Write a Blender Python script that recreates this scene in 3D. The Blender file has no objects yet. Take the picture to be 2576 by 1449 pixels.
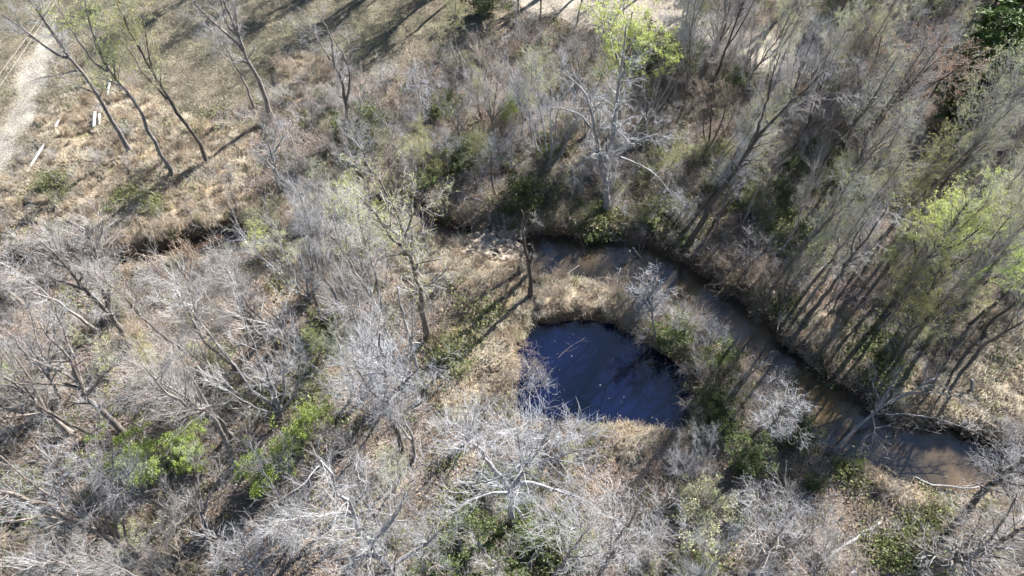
import bpy, math, random
import numpy as np
from mathutils import Matrix, Vector

# ------------------------------------------------------------------ camera, sky, sun, exposure
sc = bpy.context.scene
COL = sc.collection
CAM_H = 45.0
TILT = math.radians(31.7)           # camera axis, measured from straight down
FPX = 1740.0                        # focal length in survey units (frame 2576 wide)
cam_d = bpy.data.cameras.new('camera')
cam_d.sensor_width = 36.0
cam_d.lens = 36.0 * FPX / 2576.0
cam_d.clip_start = 0.5
cam_d.clip_end = 3000.0
cam = bpy.data.objects.new('camera', cam_d)
COL.objects.link(cam)
cam.location = (0, 0, CAM_H)
cam.rotation_euler = (TILT, 0, 0)
sc.camera = cam

SUN_EL = math.radians(35.0)
SUN_AZ = math.radians(49.0)         # direction towards the sun, counted from +X to +Y
w = bpy.data.worlds.new('World')
sc.world = w
w.use_nodes = True
nt = w.node_tree
bg = nt.nodes['Background']
sky = nt.nodes.new('ShaderNodeTexSky')
sky.sky_type = 'NISHITA'
sky.sun_disc = False
sky.sun_elevation = SUN_EL
sky.sun_rotation = math.radians(90.0) - SUN_AZ
sky.altitude = 100
sky.air_density = 1.0
sky.dust_density = 0.25
sky.ozone_density = 2.5
nt.links.new(sky.outputs[0], bg.inputs[0])
bg.inputs[1].default_value = 0.052
sun_d = bpy.data.lights.new('sun', 'SUN')
sun_d.energy = 5.0
sun_d.angle = math.radians(0.5)
sun_d.color = (1.0, 0.99, 0.975)
sun = bpy.data.objects.new('sun', sun_d)
COL.objects.link(sun)
to_sun = Vector((math.cos(SUN_AZ) * math.cos(SUN_EL), math.sin(SUN_AZ) * math.cos(SUN_EL), math.sin(SUN_EL)))
sun.rotation_euler = to_sun.to_track_quat('Z', 'Y').to_euler()
sun.location = to_sun * 120

sc.view_settings.view_transform = 'Standard'
sc.view_settings.look = 'None'
sc.view_settings.gamma = 1.0
sc.view_settings.use_curve_mapping = False
sc.view_settings.exposure = 1.95
sc.render.engine = 'CYCLES'
sc.cycles.max_bounces = 3
sc.cycles.diffuse_bounces = 1
sc.cycles.glossy_bounces = 2
sc.cycles.transmission_bounces = 2
sc.cycles.transparent_max_bounces = 4
sc.cycles.use_denoising = True
sc.cycles.denoiser = 'OPENIMAGEDENOISE'
sc.cycles.denoising_input_passes = 'RGB_ALBEDO_NORMAL'
sc.cycles.denoising_prefilter = 'ACCURATE'
sc.cycles.use_adaptive_sampling = True
sc.cycles.adaptive_threshold = 0.035
sc.cycles.adaptive_min_samples = 24

# ------------------------------------------------------------------ survey: from the frame to the ground
C_FW = np.array([0, math.sin(TILT), -math.cos(TILT)])
C_UP = np.array([0, math.cos(TILT), math.sin(TILT)])
C_O = np.array([0, 0, CAM_H])

def ray(px, py):
    return np.array([(px - 1288) / FPX, 0, 0]) + C_UP * (724.5 - py) / FPX + C_FW

def at(px, py, z=0.0):
    d = ray(px, py)
    return C_O + d * ((CAM_H - z) / -d[2])

def near_axis(base, px, py):
    """the point on the sight line that passes closest to the vertical through base"""
    d = ray(px, py)
    t = float(np.dot((base - C_O)[:2], d[:2]) / max(np.dot(d[:2], d[:2]), 1e-6))
    return C_O + d * t

def proj(p):
    v = np.asarray(p, float) - C_O
    k = v @ C_FW
    return 1288 + FPX * v[..., 0] / k, 724.5 - FPX * (v @ C_UP) / k

def poly_at(pts, z=0.0):
    return np.array([at(x, y, z)[:2] for x, y in pts])

# ------------------------------------------------------------------ small maths
def lattice(ix, iy, seed):
    n = (ix.astype(np.int64) * 374761393 + iy.astype(np.int64) * 668265263 + seed * 974634777) & 0x7fffffff
    n = ((n ^ (n >> 13)) * 1274126177) & 0x7fffffff
    n = n ^ (n >> 16)
    return (n & 0xffff) / 65535.0

def vnoise(x, y, s, seed=0):
    x = np.asarray(x, float) / s; y = np.asarray(y, float) / s
    ix = np.floor(x); iy = np.floor(y)
    fx = x - ix; fy = y - iy
    fx = fx * fx * (3 - 2 * fx); fy = fy * fy * (3 - 2 * fy)
    a = lattice(ix, iy, seed); b = lattice(ix + 1, iy, seed)
    c = lattice(ix, iy + 1, seed); d = lattice(ix + 1, iy + 1, seed)
    return (a * (1 - fx) + b * fx) * (1 - fy) + (c * (1 - fx) + d * fx) * fy

def sdist(x, y, poly):
    """signed distance to a polygon, negative inside"""
    x = np.asarray(x, float); y = np.asarray(y, float)
    best = np.full(x.shape, 1e9); inside = np.zeros(x.shape, bool)
    n = len(poly)
    for i in range(n):
        ax, ay = poly[i]; bx, by = poly[(i + 1) % n]
        ex, ey = bx - ax, by - ay
        t = np.clip(((x - ax) * ex + (y - ay) * ey) / (ex * ex + ey * ey + 1e-12), 0, 1)
        d = (x - ax - t * ex) ** 2 + (y - ay - t * ey) ** 2
        best = np.minimum(best, d)
        if abs(ey) > 1e-12:
            c = ((ay > y) != (by > y)) & (x < ex * (y - ay) / ey + ax)
            inside ^= c
    d = np.sqrt(best)
    return np.where(inside, -d, d)

def sstep(a, b, v):
    t = np.clip((v - a) / (b - a), 0, 1)
    return t * t * (3 - 2 * t)

# ------------------------------------------------------------------ outlines of the place
Z_CREEK, Z_UP, Z_POND = -1.25, -.85, -0.8
creek_px = [(1336, 606), (1420, 612), (1500, 628), (1560, 622), (1640, 648), (1710, 678), (1780, 728), (1850, 778), (1900, 828),
            (1945, 880), (2005, 920), (2065, 960), (2115, 1010), (2180, 1050), (2240, 1083), (2330, 1100), (2400, 1115), (2500, 1132),
            (2720, 1160), (2720, 1240), (2480, 1227), (2380, 1222), (2290, 1205), (2220, 1185), (2160, 1150), (2080, 1112), (2045, 1085),
            (2005, 1040), (1955, 985), (1900, 935), (1840, 895), (1800, 835), (1760, 795), (1700, 765), (1640, 765), (1580, 732),
            (1530, 704), (1460, 694), (1400, 697), (1338, 690)]
creek2_px = [(1195, 566), (1200, 600), (1150, 612), (1100, 606), (1040, 570), (990, 560), (930, 590), (850, 625), (760, 640), (680, 640),
             (600, 632), (545, 642), (480, 656), (430, 656), (390, 676), (330, 674), (240, 690), (100, 690), (-200, 700), (-200, 660),
             (100, 650), (240, 655), (330, 650), (390, 624), (440, 610), (520, 590), (600, 574), (700, 590), (800, 585), (900, 545),
             (960, 505), (1020, 500), (1080, 530), (1120, 560)]
pond_px = [(1328, 852), (1360, 830), (1420, 822), (1500, 822), (1560, 840), (1605, 868), (1655, 898), (1702, 930), (1727, 962), (1728, 1010),
           (1712, 1050), (1682, 1072), (1640, 1064), (1600, 1052), (1540, 1064), (1480, 1057), (1440, 1040), (1400, 1046), (1360, 1056),
           (1314, 1052), (1311, 1000), (1315, 940), (1322, 890)]
def grow(poly, r):
    """outline pushed outwards by r"""
    n = len(poly); a = sum(poly[i][0] * poly[(i + 1) % n][1] - poly[(i + 1) % n][0] * poly[i][1] for i in range(n))
    out = []
    for i in range(n):
        t = poly[(i + 1) % n] - poly[i - 1]; t = t / max(np.hypot(*t), 1e-6)
        out.append(poly[i] + np.array([t[1], -t[0]]) * (r if a > 0 else -r))
    return np.array(out)
CREEK = grow(poly_at(creek_px, Z_CREEK), .95); CREEK2 = grow(poly_at(creek2_px, Z_UP), .1); POND = grow(poly_at(pond_px, Z_POND), .72)

MEADOW = poly_at([(-300, -200), (1280, -200), (1250, 40), (1150, 130), (1000, 200), (760, 190), (650, 270), (470, 330), (330, 215), (200, 240), (120, 330), (60, 450), (-300, 600)])
STRAW = [poly_at(p) for p in (
    [(-100, 500), (50, 440), (110, 300), (250, 200), (330, 225), (450, 300), (620, 330), (640, 420), (620, 540), (570, 575), (430, 600), (300, 625), (200, 560), (-100, 560)],
    [(1120, 850), (1150, 780), (1250, 720), (1340, 700), (1580, 740), (1570, 800), (1400, 825), (1320, 850), (1300, 1060), (1110, 1070)],
    [(2040, 800), (2160, 780), (2160, 900), (2090, 960), (2010, 890)],
    [(2420, 760), (2680, 740), (2680, 1140), (2500, 1128), (2300, 1090), (2230, 960), (2400, 900)],
    [(2160, 1170), (2400, 1240), (2480, 1240), (2440, 1320), (2250, 1260)],
    [(1030, 660), (1100, 610), (1200, 610), (1320, 650), (1330, 700), (1180, 730), (1060, 700)],
    [(1370, 560), (1400, 500), (1480, 470), (1440, 560), (1390, 590)],
    [(1440, 1070), (1680, 1080), (1780, 1080), (1740, 1110), (1600, 1120), (1450, 1110)],
    [(700, 150), (820, 160), (860, 240), (760, 260)])]
TRACK = poly_at([(-120, 560), (-120, 380), (0, 300), (30, 220), (62, 165), (95, 110), (120, 60), (150, 60), (140, 130), (122, 200), (98, 280), (60, 350), (10, 430)])
ROADS = [poly_at([(1180, -160), (1262, -10), (1340, 30), (1500, 70), (1620, 85), (1800, 118), (1960, 172), (2080, 215), (2130, 165), (1990, 95), (1800, 30), (1600, -40), (1450, -160)]),
         poly_at([(1900, 105), (1960, 115), (1990, 150), (1950, 190), (1890, 175), (1885, 135)])]
GREEN_PX = [(1490, 580, 110), (1320, 510, 80), (1160, 400, 90), (900, 330, 110), (150, 460, 60), (330, 520, 60), (1150, 880, 70), (1790, 1000, 110), (2080, 940, 80),
            (2200, 880, 90), (1230, 1330, 120), (1380, 1370, 90), (820, 830, 60), (370, 520, 60), (2300, 1390, 90), (1700, 550, 80), (1930, 800, 70), (760, 980, 80),
            (900, 400, 60), (1560, 560, 60), (1240, 800, 50), (1420, 800, 50), (2150, 1180, 40), (2380, 1290, 50), (100, 1330, 50), (1900, 480, 120), (2100, 430, 120), (2000, 600, 90)]
GREEN = [(at(x, y)[:2], r * 0.031) for x, y, r in GREEN_PX]

def ground_z(x, y):
    x = np.asarray(x, float); y = np.asarray(y, float)
    z = (vnoise(x, y, 9, 1) - .5) * .45 + (vnoise(x, y, 2.6, 2) - .5) * .22 + (vnoise(x, y, 0.8, 3) - .5) * .10
    wob = (vnoise(x, y, 1.7, 4) - .5) * 0.7 + (vnoise(x, y, .6, 5) - .5) * .3
    for poly, zw, width, ws in ((CREEK, Z_CREEK, 1.1, .6), (CREEK2, Z_UP, 1.1, 1.3), (POND, Z_POND, .8, .7)):
        d = sdist(x, y, poly) + wob * ws
        k = np.clip(d / width, 0, 1)
        k = np.where(d < 0, 0, np.sqrt(np.clip(k * (2 - k), 0, 1)))
        bottom = zw - np.clip(-d * .5, 0, .8) - .02
        z = np.where(d < width, bottom * (1 - k) + z * k, z)
    dr = np.minimum(sdist(x, y, ROADS[0]), sdist(x, y, TRACK))
    ds = np.full(x.shape, 9.0)
    for p in STRAW: ds = np.minimum(ds, sdist(x, y, p))
    mound = np.clip(vnoise(x, y, 1.1, 6) * 1.5 - .55, 0, 1) * .28 + np.clip(vnoise(x, y, .6, 7) - .4, 0, 1) * .22
    z = z + mound * (1 - sstep(-.6, .8, ds)) * (z > -.45)
    z = z - .12 * (1 - sstep(-.6, .5, dr))
    return z

# ------------------------------------------------------------------ materials
def new_mat(name):
    m = bpy.data.materials.new(name); m.use_nodes = True
    n = m.node_tree
    p = n.nodes['Principled BSDF']
    p.inputs['Specular IOR Level'].default_value = 0.2
    p.inputs['Roughness'].default_value = 0.85
    return m, n, p

def ramp(n, stops):
    r = n.nodes.new('ShaderNodeValToRGB')
    e = r.color_ramp.elements
    e[0].position, e[0].color = stops[0][0], (*stops[0][1], 1)
    e[1].position, e[1].color = stops[-1][0], (*stops[-1][1], 1)
    for pos, c in stops[1:-1]:
        k = e.new(pos); k.color = (*c, 1)
    return r

def mixrgb(n, fac, a, b, mode='MIX'):
    m = n.nodes.new('ShaderNodeMix'); m.data_type = 'RGBA'; m.blend_type = mode
    for v, i in ((fac, 0), (a, 6), (b, 7)):
        if isinstance(v, (int, float)): m.inputs[i].default_value = v
        elif isinstance(v, tuple): m.inputs[i].default_value = (*v, 1)
        else: n.links.new(v, m.inputs[i])
    return m.outputs[2]

def noise(n, scale, detail=3, vec=None, rough=.6):
    t = n.nodes.new('ShaderNodeTexNoise')
    t.inputs['Scale'].default_value = scale; t.inputs['Detail'].default_value = detail; t.inputs['Roughness'].default_value = rough
    if vec is not None: n.links.new(vec, t.inputs['Vector'])
    return t

def mat_bark(name, dark, light, tint=(1, 1, 1), spread=.35, scale=2.5):
    m, n, p = new_mat(name)
    tc = n.nodes.new('ShaderNodeTexCoord')
    mp = n.nodes.new('ShaderNodeMapping'); mp.inputs['Scale'].default_value = (1, 1, .25)
    n.links.new(tc.outputs['Object'], mp.inputs[0])
    t = noise(n, scale * 3, 4, mp.outputs[0], .7)
    r = ramp(n, [(.32, dark), (.68, light)])
    n.links.new(t.outputs[0], r.inputs[0])
    oi = n.nodes.new('ShaderNodeObjectInfo')
    v = n.nodes.new('ShaderNodeMapRange'); v.inputs[3].default_value = 1 - spread; v.inputs[4].default_value = 1 + spread
    n.links.new(oi.outputs['Random'], v.inputs[0])
    c = mixrgb(n, 1.0, r.outputs[0], v.outputs[0], 'MULTIPLY')
    wn = n.nodes.new('ShaderNodeTexWhiteNoise'); wn.noise_dimensions = '1D'
    n.links.new(oi.outputs['Random'], wn.inputs['W'])
    c = mixrgb(n, wn.outputs[0], c, mixrgb(n, 1.0, c, tint, 'MULTIPLY'))
    n.links.new(c, p.inputs['Base Color'])
    b = n.nodes.new('ShaderNodeBump'); b.inputs['Strength'].default_value = .5; b.inputs['Distance'].default_value = .04
    n.links.new(t.outputs[0], b.inputs['Height']); n.links.new(b.outputs[0], p.inputs['Normal'])
    return m

def mat_leaf(name, a, b, c, trans=.35):
    """leaves: colour differs from leaf to leaf (per loose face island) and from plant to plant"""
    m, n, p = new_mat(name)
    g = n.nodes.new('ShaderNodeNewGeometry')
    r = ramp(n, [(0.0, a), (.5, b), (1.0, c)])
    n.links.new(g.outputs['Random Per Island'], r.inputs[0])
    oi = n.nodes.new('ShaderNodeObjectInfo')
    v = n.nodes.new('ShaderNodeMapRange'); v.inputs[3].default_value = .75; v.inputs[4].default_value = 1.25
    n.links.new(oi.outputs['Random'], v.inputs[0])
    col = mixrgb(n, 1.0, r.outputs[0], v.outputs[0], 'MULTIPLY')
    n.links.new(col, p.inputs['Base Color'])
    p.inputs['Roughness'].default_value = .6
    if trans:
        tr = n.nodes.new('ShaderNodeBsdfTranslucent'); n.links.new(col, tr.inputs[0])
        mx = n.nodes.new('ShaderNodeMixShader'); mx.inputs[0].default_value = trans
        n.links.new(p.outputs[0], mx.inputs[1]); n.links.new(tr.outputs[0], mx.inputs[2])
        n.links.new(mx.outputs[0], n.nodes['Material Output'].inputs[0])
    return m

M = {}
M['bark'] = mat_bark('grey_bark', (.10, .085, .075), (.33, .30, .28), (1.0, .92, .84))
M['bark_pale'] = mat_bark('pale_bark', (.12, .112, .104), (.36, .345, .33), (.95, .95, 1.0), .2)
M['bark_dark'] = mat_bark('dark_bark', (.05, .042, .036), (.17, .145, .125), (1, .95, .9))
M['twig'] = mat_bark('grey_twig', (.26, .26, .265), (.44, .44, .45), (1.0, .9, .79), .22, .5)
M['twig_pale'] = mat_bark('pale_twig', (.26, .262, .27), (.43, .435, .45), (1.0, .95, .90), .15, .5)
M['twig_brown'] = mat_bark('brown_twig', (.26, .215, .175), (.42, .36, .30), (.95, .85, .72), .3, .5)
M['twig_olive'] = mat_bark('olive_twig', (.26, .26, .22), (.42, .42, .36), (1, .97, .85), .25, .5)
M['dead'] = mat_bark('weathered_deadwood', (.20, .188, .175), (.46, .44, .42), (1, .97, .93), .12, 2)
M['dead_grey'] = mat_bark('grey_deadwood', (.10, .093, .085), (.27, .255, .24), (.95, .97, 1), .15, 2)
M['bud'] = mat_leaf('spring_bud', (.40, .46, .10), (.50, .56, .15), (.58, .58, .24))
M['bud_olive'] = mat_leaf('olive_bud', (.28, .27, .09), (.35, .33, .12), (.40, .35, .16))
M['bud_pale'] = mat_leaf('pale_bud', (.34, .36, .17), (.42, .43, .24), (.48, .47, .30))
M['bud_red'] = mat_leaf('red_bud', (.30, .16, .10), (.37, .23, .155), (.35, .28, .20))
M['leaf_bright'] = mat_leaf('bright_leaf', (.28, .38, .06), (.40, .51, .11), (.52, .58, .20))
M['leaf_green'] = mat_leaf('evergreen_leaf', (.05, .075, .025), (.10, .13, .045), (.18, .20, .08))
M['needle'] = mat_leaf('dark_needle', (.03, .055, .014), (.06, .095, .022), (.11, .15, .035), .15)
M['leaf_under'] = mat_leaf('undergrowth_leaf', (.11, .13, .045), (.17, .19, .07), (.25, .25, .12))
M['straw'] = mat_leaf('dry_straw', (.31, .255, .18), (.44, .375, .275), (.57, .505, .40), .2)
M['straw_brown'] = mat_leaf('brown_straw', (.24, .175, .115), (.34, .26, .175), (.46, .37, .26), .2)
M['grass'] = mat_leaf('grey_green_grass', (.15, .14, .09), (.23, .205, .145), (.34, .30, .225), .2)
M['litter'] = mat_leaf('fallen_leaf', (.165, .118, .088), (.245, .188, .145), (.35, .288, .235), .1)

def mat_ground():
    m, n, p = new_mat('woodland_ground')
    at_ = n.nodes.new('ShaderNodeAttribute'); at_.attribute_name = 'gcol'
    tc = n.nodes.new('ShaderNodeTexCoord')
    a = noise(n, .35, 5, tc.outputs['Object'], .65)
    b = noise(n, 5.0, 6, tc.outputs['Object'], .75)
    vo = n.nodes.new('ShaderNodeTexVoronoi'); vo.inputs['Scale'].default_value = 9.0
    n.links.new(tc.outputs['Object'], vo.inputs['Vector'])
    ra = ramp(n, [(.3, (.72, .72, .74)), (.7, (1.22, 1.2, 1.15))]); n.links.new(a.outputs[0], ra.inputs[0])
    rb = ramp(n, [(.3, (.45, .44, .43)), (.5, (.95, .95, .95)), (.72, (1.6, 1.55, 1.45))]); n.links.new(b.outputs[0], rb.inputs[0])
    rv = ramp(n, [(0, (.6, .58, .55)), (.5, (1.0, 1.0, 1.0)), (1, (1.35, 1.28, 1.2))])
    sep = n.nodes.new('ShaderNodeSeparateColor'); n.links.new(vo.outputs['Color'], sep.inputs[0]); n.links.new(sep.outputs[0], rv.inputs[0])
    c = mixrgb(n, 1.0, at_.outputs['Color'], ra.outputs[0], 'MULTIPLY')
    c = mixrgb(n, 1.0, c, rb.outputs[0], 'MULTIPLY')
    c = mixrgb(n, at_.outputs['Alpha'], c, mixrgb(n, 1.0, c, rv.outputs[0], 'MULTIPLY'))
    n.links.new(c, p.inputs['Base Color'])
    bp = n.nodes.new('ShaderNodeBump'); bp.inputs['Strength'].default_value = .9; bp.inputs['Distance'].default_value = .12
    n.links.new(b.outputs[0], bp.inputs['Height']); n.links.new(bp.outputs[0], p.inputs['Normal'])
    p.inputs['Roughness'].default_value = 1.0; p.inputs['Specular IOR Level'].default_value = 0.0
    return m
M['ground'] = mat_ground()

def mat_water(name, stops, scale, rough, bump, ior=1.33):
    m, n, p = new_mat(name)
    tc = n.nodes.new('ShaderNodeTexCoord')
    t = noise(n, scale, 3, tc.outputs['Object'], .5)
    r = ramp(n, stops); n.links.new(t.outputs[0], r.inputs[0]); n.links.new(r.outputs[0], p.inputs['Base Color'])
    p.inputs['Roughness'].default_value = rough; p.inputs['Specular IOR Level'].default_value = 1.0
    p.inputs['IOR'].default_value = ior
    rp = noise(n, 3.0, 4, tc.outputs['Object'])
    b = n.nodes.new('ShaderNodeBump'); b.inputs['Strength'].default_value = bump; b.inputs['Distance'].default_value = .02
    n.links.new(rp.outputs[0], b.inputs['Height']); n.links.new(b.outputs[0], p.inputs['Normal'])
    return m
M['creek'] = mat_water('creek_water', [(.34, (.022, .019, .015)), (.5, (.055, .041, .026)), (.66, (.115, .080, .045))], .22, .05, .5, 1.44)
M['creek_up'] = mat_water('upstream_water', [(.36, (.030, .022, .018)), (.5, (.055, .034, .024)), (.64, (.080, .048, .030))], .3, .06, .2, 1.33)
M['pond'] = mat_water('pond_water', [(.3, (.0015, .0028, .014)), (.7, (.003, .005, .024))], .3, .05, .2, 1.48)  # blue of the reflected sky is partly put into this base colour

def mat_stone():
    m, n, p = new_mat('riprap_stone')
    oi = n.nodes.new('ShaderNodeObjectInfo')
    r = ramp(n, [(0, (.18, .15, .12)), (.5, (.32, .26, .20)), (1, (.44, .37, .29))]); n.links.new(oi.outputs['Random'], r.inputs[0])
    tc = n.nodes.new('ShaderNodeTexCoord'); t = noise(n, 6, 5, tc.outputs['Object'])
    rr = ramp(n, [(.3, (.6, .6, .6)), (.7, (1.2, 1.2, 1.2))]); n.links.new(t.outputs[0], rr.inputs[0])
    n.links.new(mixrgb(n, 1.0, r.outputs[0], rr.outputs[0], 'MULTIPLY'), p.inputs['Base Color'])
    return m
M['stone'] = mat_stone()

def mat_plain(name, c, rough=.7, spec=.3):
    m, n, p = new_mat(name)
    tc = n.nodes.new('ShaderNodeTexCoord'); t = noise(n, 4, 4, tc.outputs['Object'])
    r = ramp(n, [(.3, tuple(v * .75 for v in c)), (.7, c)]); n.links.new(t.outputs[0], r.inputs[0])
    n.links.new(r.outputs[0], p.inputs['Base Color'])
    p.inputs['Roughness'].default_value = rough; p.inputs['Specular IOR Level'].default_value = spec
    return m
M['white_paint'] = mat_plain('weathered_white_paint', (.55, .52, .47))
M['panel_blue'] = mat_plain('dark_blue_panel', (.02, .022, .05), .35, .5)
M['cable'] = mat_plain('aluminium_cable', (.45, .42, .38), .5, .5)

# ------------------------------------------------------------------ mesh building
def mesh_from(name, V, F, mat, smooth=False):
    """V (n,3); F a list of index arrays (m,k), each of one face size"""
    me = bpy.data.meshes.new(name)
    V = np.asarray(V, np.float32)
    F = [np.asarray(f, np.int32) for f in F if len(f)]
    nl = sum(f.size for f in F); nf = sum(len(f) for f in F)
    me.vertices.add(len(V)); me.vertices.foreach_set('co', V.ravel())
    me.loops.add(nl); me.loops.foreach_set('vertex_index', np.concatenate([f.ravel() for f in F]))
    me.polygons.add(nf)
    tot = np.concatenate([np.full(len(f), f.shape[1], np.int32) for f in F])
    st = np.concatenate([[0], np.cumsum(tot)[:-1]]).astype(np.int32)
    me.polygons.foreach_set('loop_start', st)
    if smooth: me.polygons.foreach_set('use_smooth', np.ones(nf, bool))
    me.update(calc_edges=True)
    me.materials.append(mat)
    return me

def unit(v):
    return v / np.maximum(np.linalg.norm(v, axis=-1, keepdims=True), 1e-9)

def tubes(groups):
    """groups of (P (N,K,3), R (N,K), sides) -> V, F ; open tubes, closed by a cap at the far end when thick"""
    VV, QQ, TT, off = [], [], [], 0
    for P, R, S in groups:
        N, K, _ = P.shape
        if N == 0: continue
        T = np.empty_like(P)
        T[:, 1:-1] = P[:, 2:] - P[:, :-2]; T[:, 0] = P[:, 1] - P[:, 0]; T[:, -1] = P[:, -1] - P[:, -2]
        T = unit(T)
        ref = np.where(np.abs(unit(P[:, -1] - P[:, 0])[:, 2:3]) < .8, np.array([[0, 0, 1.]]), np.array([[1., 0, 0]]))
        U = unit(np.cross(T, ref[:, None, :])); W = np.cross(T, U)
        a = np.arange(S) * 2 * math.pi / S
        ring = P[:, :, None, :] + R[:, :, None, None] * (np.cos(a)[None, None, :, None] * U[:, :, None, :] + np.sin(a)[None, None, :, None] * W[:, :, None, :])
        idx = off + np.arange(N * K * S).reshape(N, K, S)
        A = idx[:, :-1, :]; B = idx[:, 1:, :]
        QQ.append(np.stack([A, np.roll(A, -1, 2), np.roll(B, -1, 2), B], -1).reshape(-1, 4))
        VV.append(ring.reshape(-1, 3)); off += N * K * S
        if S >= 4:
            VV.append(P[:, -1]); c = off + np.arange(N); off += N
            L = idx[:, -1, :]
            TT.append(np.stack([L, np.roll(L, -1, 1), np.repeat(c[:, None], S, 1)], -1).reshape(-1, 3))
    return np.concatenate(VV), ([np.concatenate(QQ)] + ([np.concatenate(TT)] if TT else []))

def resample(pts, K):
    pts = np.asarray(pts, float)
    if len(pts) == 2: return pts[0] + (pts[1] - pts[0]) * np.linspace(0, 1, K)[:, None]
    e = np.vstack([2 * pts[0] - pts[1], pts, 2 * pts[-1] - pts[-2]])
    seg = np.concatenate([[0], np.cumsum(np.linalg.norm(np.diff(pts, axis=0), axis=1))])
    out = []
    for s in np.linspace(0, seg[-1], K):
        i = min(np.searchsorted(seg, s, side='right') - 1, len(pts) - 2)
        t = (s - seg[i]) / max(seg[i + 1] - seg[i], 1e-9)
        p0, p1, p2, p3 = e[i], e[i + 1], e[i + 2], e[i + 3]
        out.append(.5 * (2 * p1 + (p2 - p0) * t + (2 * p0 - 5 * p1 + 4 * p2 - p3) * t * t + (3 * p1 - p0 - 3 * p2 + p3) * t ** 3))
    return np.array(out)

def stem(rng, pts, r0, r1, K=12, wob=.04, flare=0.0):
    P = resample(pts, K)
    L = np.linalg.norm(P[-1] - P[0])
    j = rng.normal(0, wob * L / K, P.shape); j[0] = 0
    P = P + j
    R = r0 + (r1 - r0) * np.linspace(0, 1, K) ** .85
    if flare: R[0] *= 1 + flare; R[1] *= 1 + flare * .12
    return P, R

def spawn(rng, par, n, t, ang, L, tl=.4, K=5, up=.05, jit=.12, rr=.6, rmin=.006, flat=0.0, rtip=.3):
    """n children from the parents' tubes (P,R)"""
    P, R = par
    N, KP, _ = P.shape
    ln = np.linalg.norm(np.diff(P, axis=1), axis=2).sum(1)
    idx = rng.choice(N, n, p=ln / ln.sum())
    tt = t[0] + (t[1] - t[0]) * ((np.arange(n) + rng.random(n)) / n if N == 1 else rng.random(n))
    f = tt * (KP - 1); i = np.minimum(f.astype(int), KP - 2); fr = (f - i)[:, None]
    p0, p1 = P[idx, i], P[idx, i + 1]
    pos = p0 + (p1 - p0) * fr
    tan = unit(p1 - p0)
    rad = R[idx, i] * (1 - fr[:, 0]) + R[idx, i + 1] * fr[:, 0]
    perp = rng.normal(size=(n, 3))
    if N == 1:
        az = np.arange(n) * 2.39996 + rng.normal(0, .4, n)
        perp = np.stack([np.cos(az), np.sin(az), np.zeros(n)], 1)
    perp[:, 2] *= 1 - flat
    perp = unit(perp - tan * (perp * tan).sum(1, keepdims=True))
    a = np.radians(rng.uniform(ang[0], ang[1], n))[:, None]
    d = np.cos(a) * tan + np.sin(a) * perp
    Ln = rng.uniform(L[0], L[1], n) * (1 - tl * tt)
    out = np.empty((n, K, 3)); out[:, 0] = pos
    for k in range(1, K):
        d = unit(d + np.array([0, 0, up]) + rng.normal(0, jit, (n, 3)))
        out[:, k] = out[:, k - 1] + d * (Ln / (K - 1))[:, None]
    r0 = np.maximum(rad * rr * rng.uniform(.7, 1.0, n), rmin)
    RR = r0[:, None] * (1 - (1 - rtip) * np.linspace(0, 1, K))[None]
    return out, np.maximum(RR, rmin * .5)

def merge(lst):
    K = lst[0][0].shape[1]
    return np.concatenate([p for p, r in lst]), np.concatenate([r for p, r in lst])

def leaves(rng, par, n, size, t=(.2, 1), spread=.06, elong=1.5):
    P, R = par
    N, K, _ = P.shape
    idx = rng.integers(0, N, n)
    f = (t[0] + (t[1] - t[0]) * rng.random(n)) * (K - 1); i = np.minimum(f.astype(int), K - 2); fr = (f - i)[:, None]
    pos = P[idx, i] * (1 - fr) + P[idx, i + 1] * fr + rng.normal(0, spread, (n, 3))
    a = unit(rng.normal(size=(n, 3))); b = unit(np.cross(a, rng.normal(size=(n, 3))))
    s = size * rng.uniform(.6, 1.4, n)[:, None]
    V = np.stack([pos, pos + a * s * .5 * elong + b * s * .42, pos + a * s * elong, pos + a * s * .5 * elong - b * s * .42], 1).reshape(-1, 3)
    return V, [np.arange(4 * n).reshape(n, 4)]

# ------------------------------------------------------------------ tree makers: each gives meshes for trunk, crown and, where it has any, foliage
DENS = (.8, .40)      # how finely the crowns branch

def tree_meshes(name, rng, stems, lv, mats, foliage=None, sides=9):
    """stems: list of (P,R); lv: three levels of branches [(args) ...]; returns dict part -> mesh"""
    wood, groups = [], []
    Ks = stems[0][0].shape[0]
    base = (np.array([s[0] for s in stems]), np.array([s[1] for s in stems]))
    tr = [(base[0], base[1], sides)]
    l1 = spawn(rng, base, **lv[0]); tr.append((l1[0], l1[1], 5))
    l2 = spawn(rng, l1, **dict(lv[1], n=max(3, int(lv[1]['n'] * DENS[0]))))
    l3 = spawn(rng, l2, **dict(lv[2], n=max(3, int(lv[2]['n'] * DENS[1]))))
    cr = [(l2[0], l2[1], 3), (l3[0], l3[1], 3)]
    last = l3
    if len(lv) > 3:
        l2b = spawn(rng, l1, **lv[3]); cr.append((l2b[0], l2b[1], 3))
    V, F = tubes(tr); out = {'trunk': mesh_from(name + '_trunk', V, F, mats[0], True)}
    V, F = tubes(cr); out['crown'] = mesh_from(name + '_crown', V, F, mats[1])
    if foliage:
        fm, n, size, t, sp, el = foliage
        V, F = leaves(rng, last if fm is not None else l2, n, size, t, sp, el)
        out['foliage'] = mesh_from(name + '_foliage', V, F, fm)
    return out

def lvl(n, t, ang, L, **k):
    return dict(n=n, t=t, ang=ang, L=L, **k)

PROTO = {}      # kind -> list of (height, {part: mesh})

def add(kind, h, parts): PROTO.setdefault(kind, []).append((h, parts))

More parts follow.
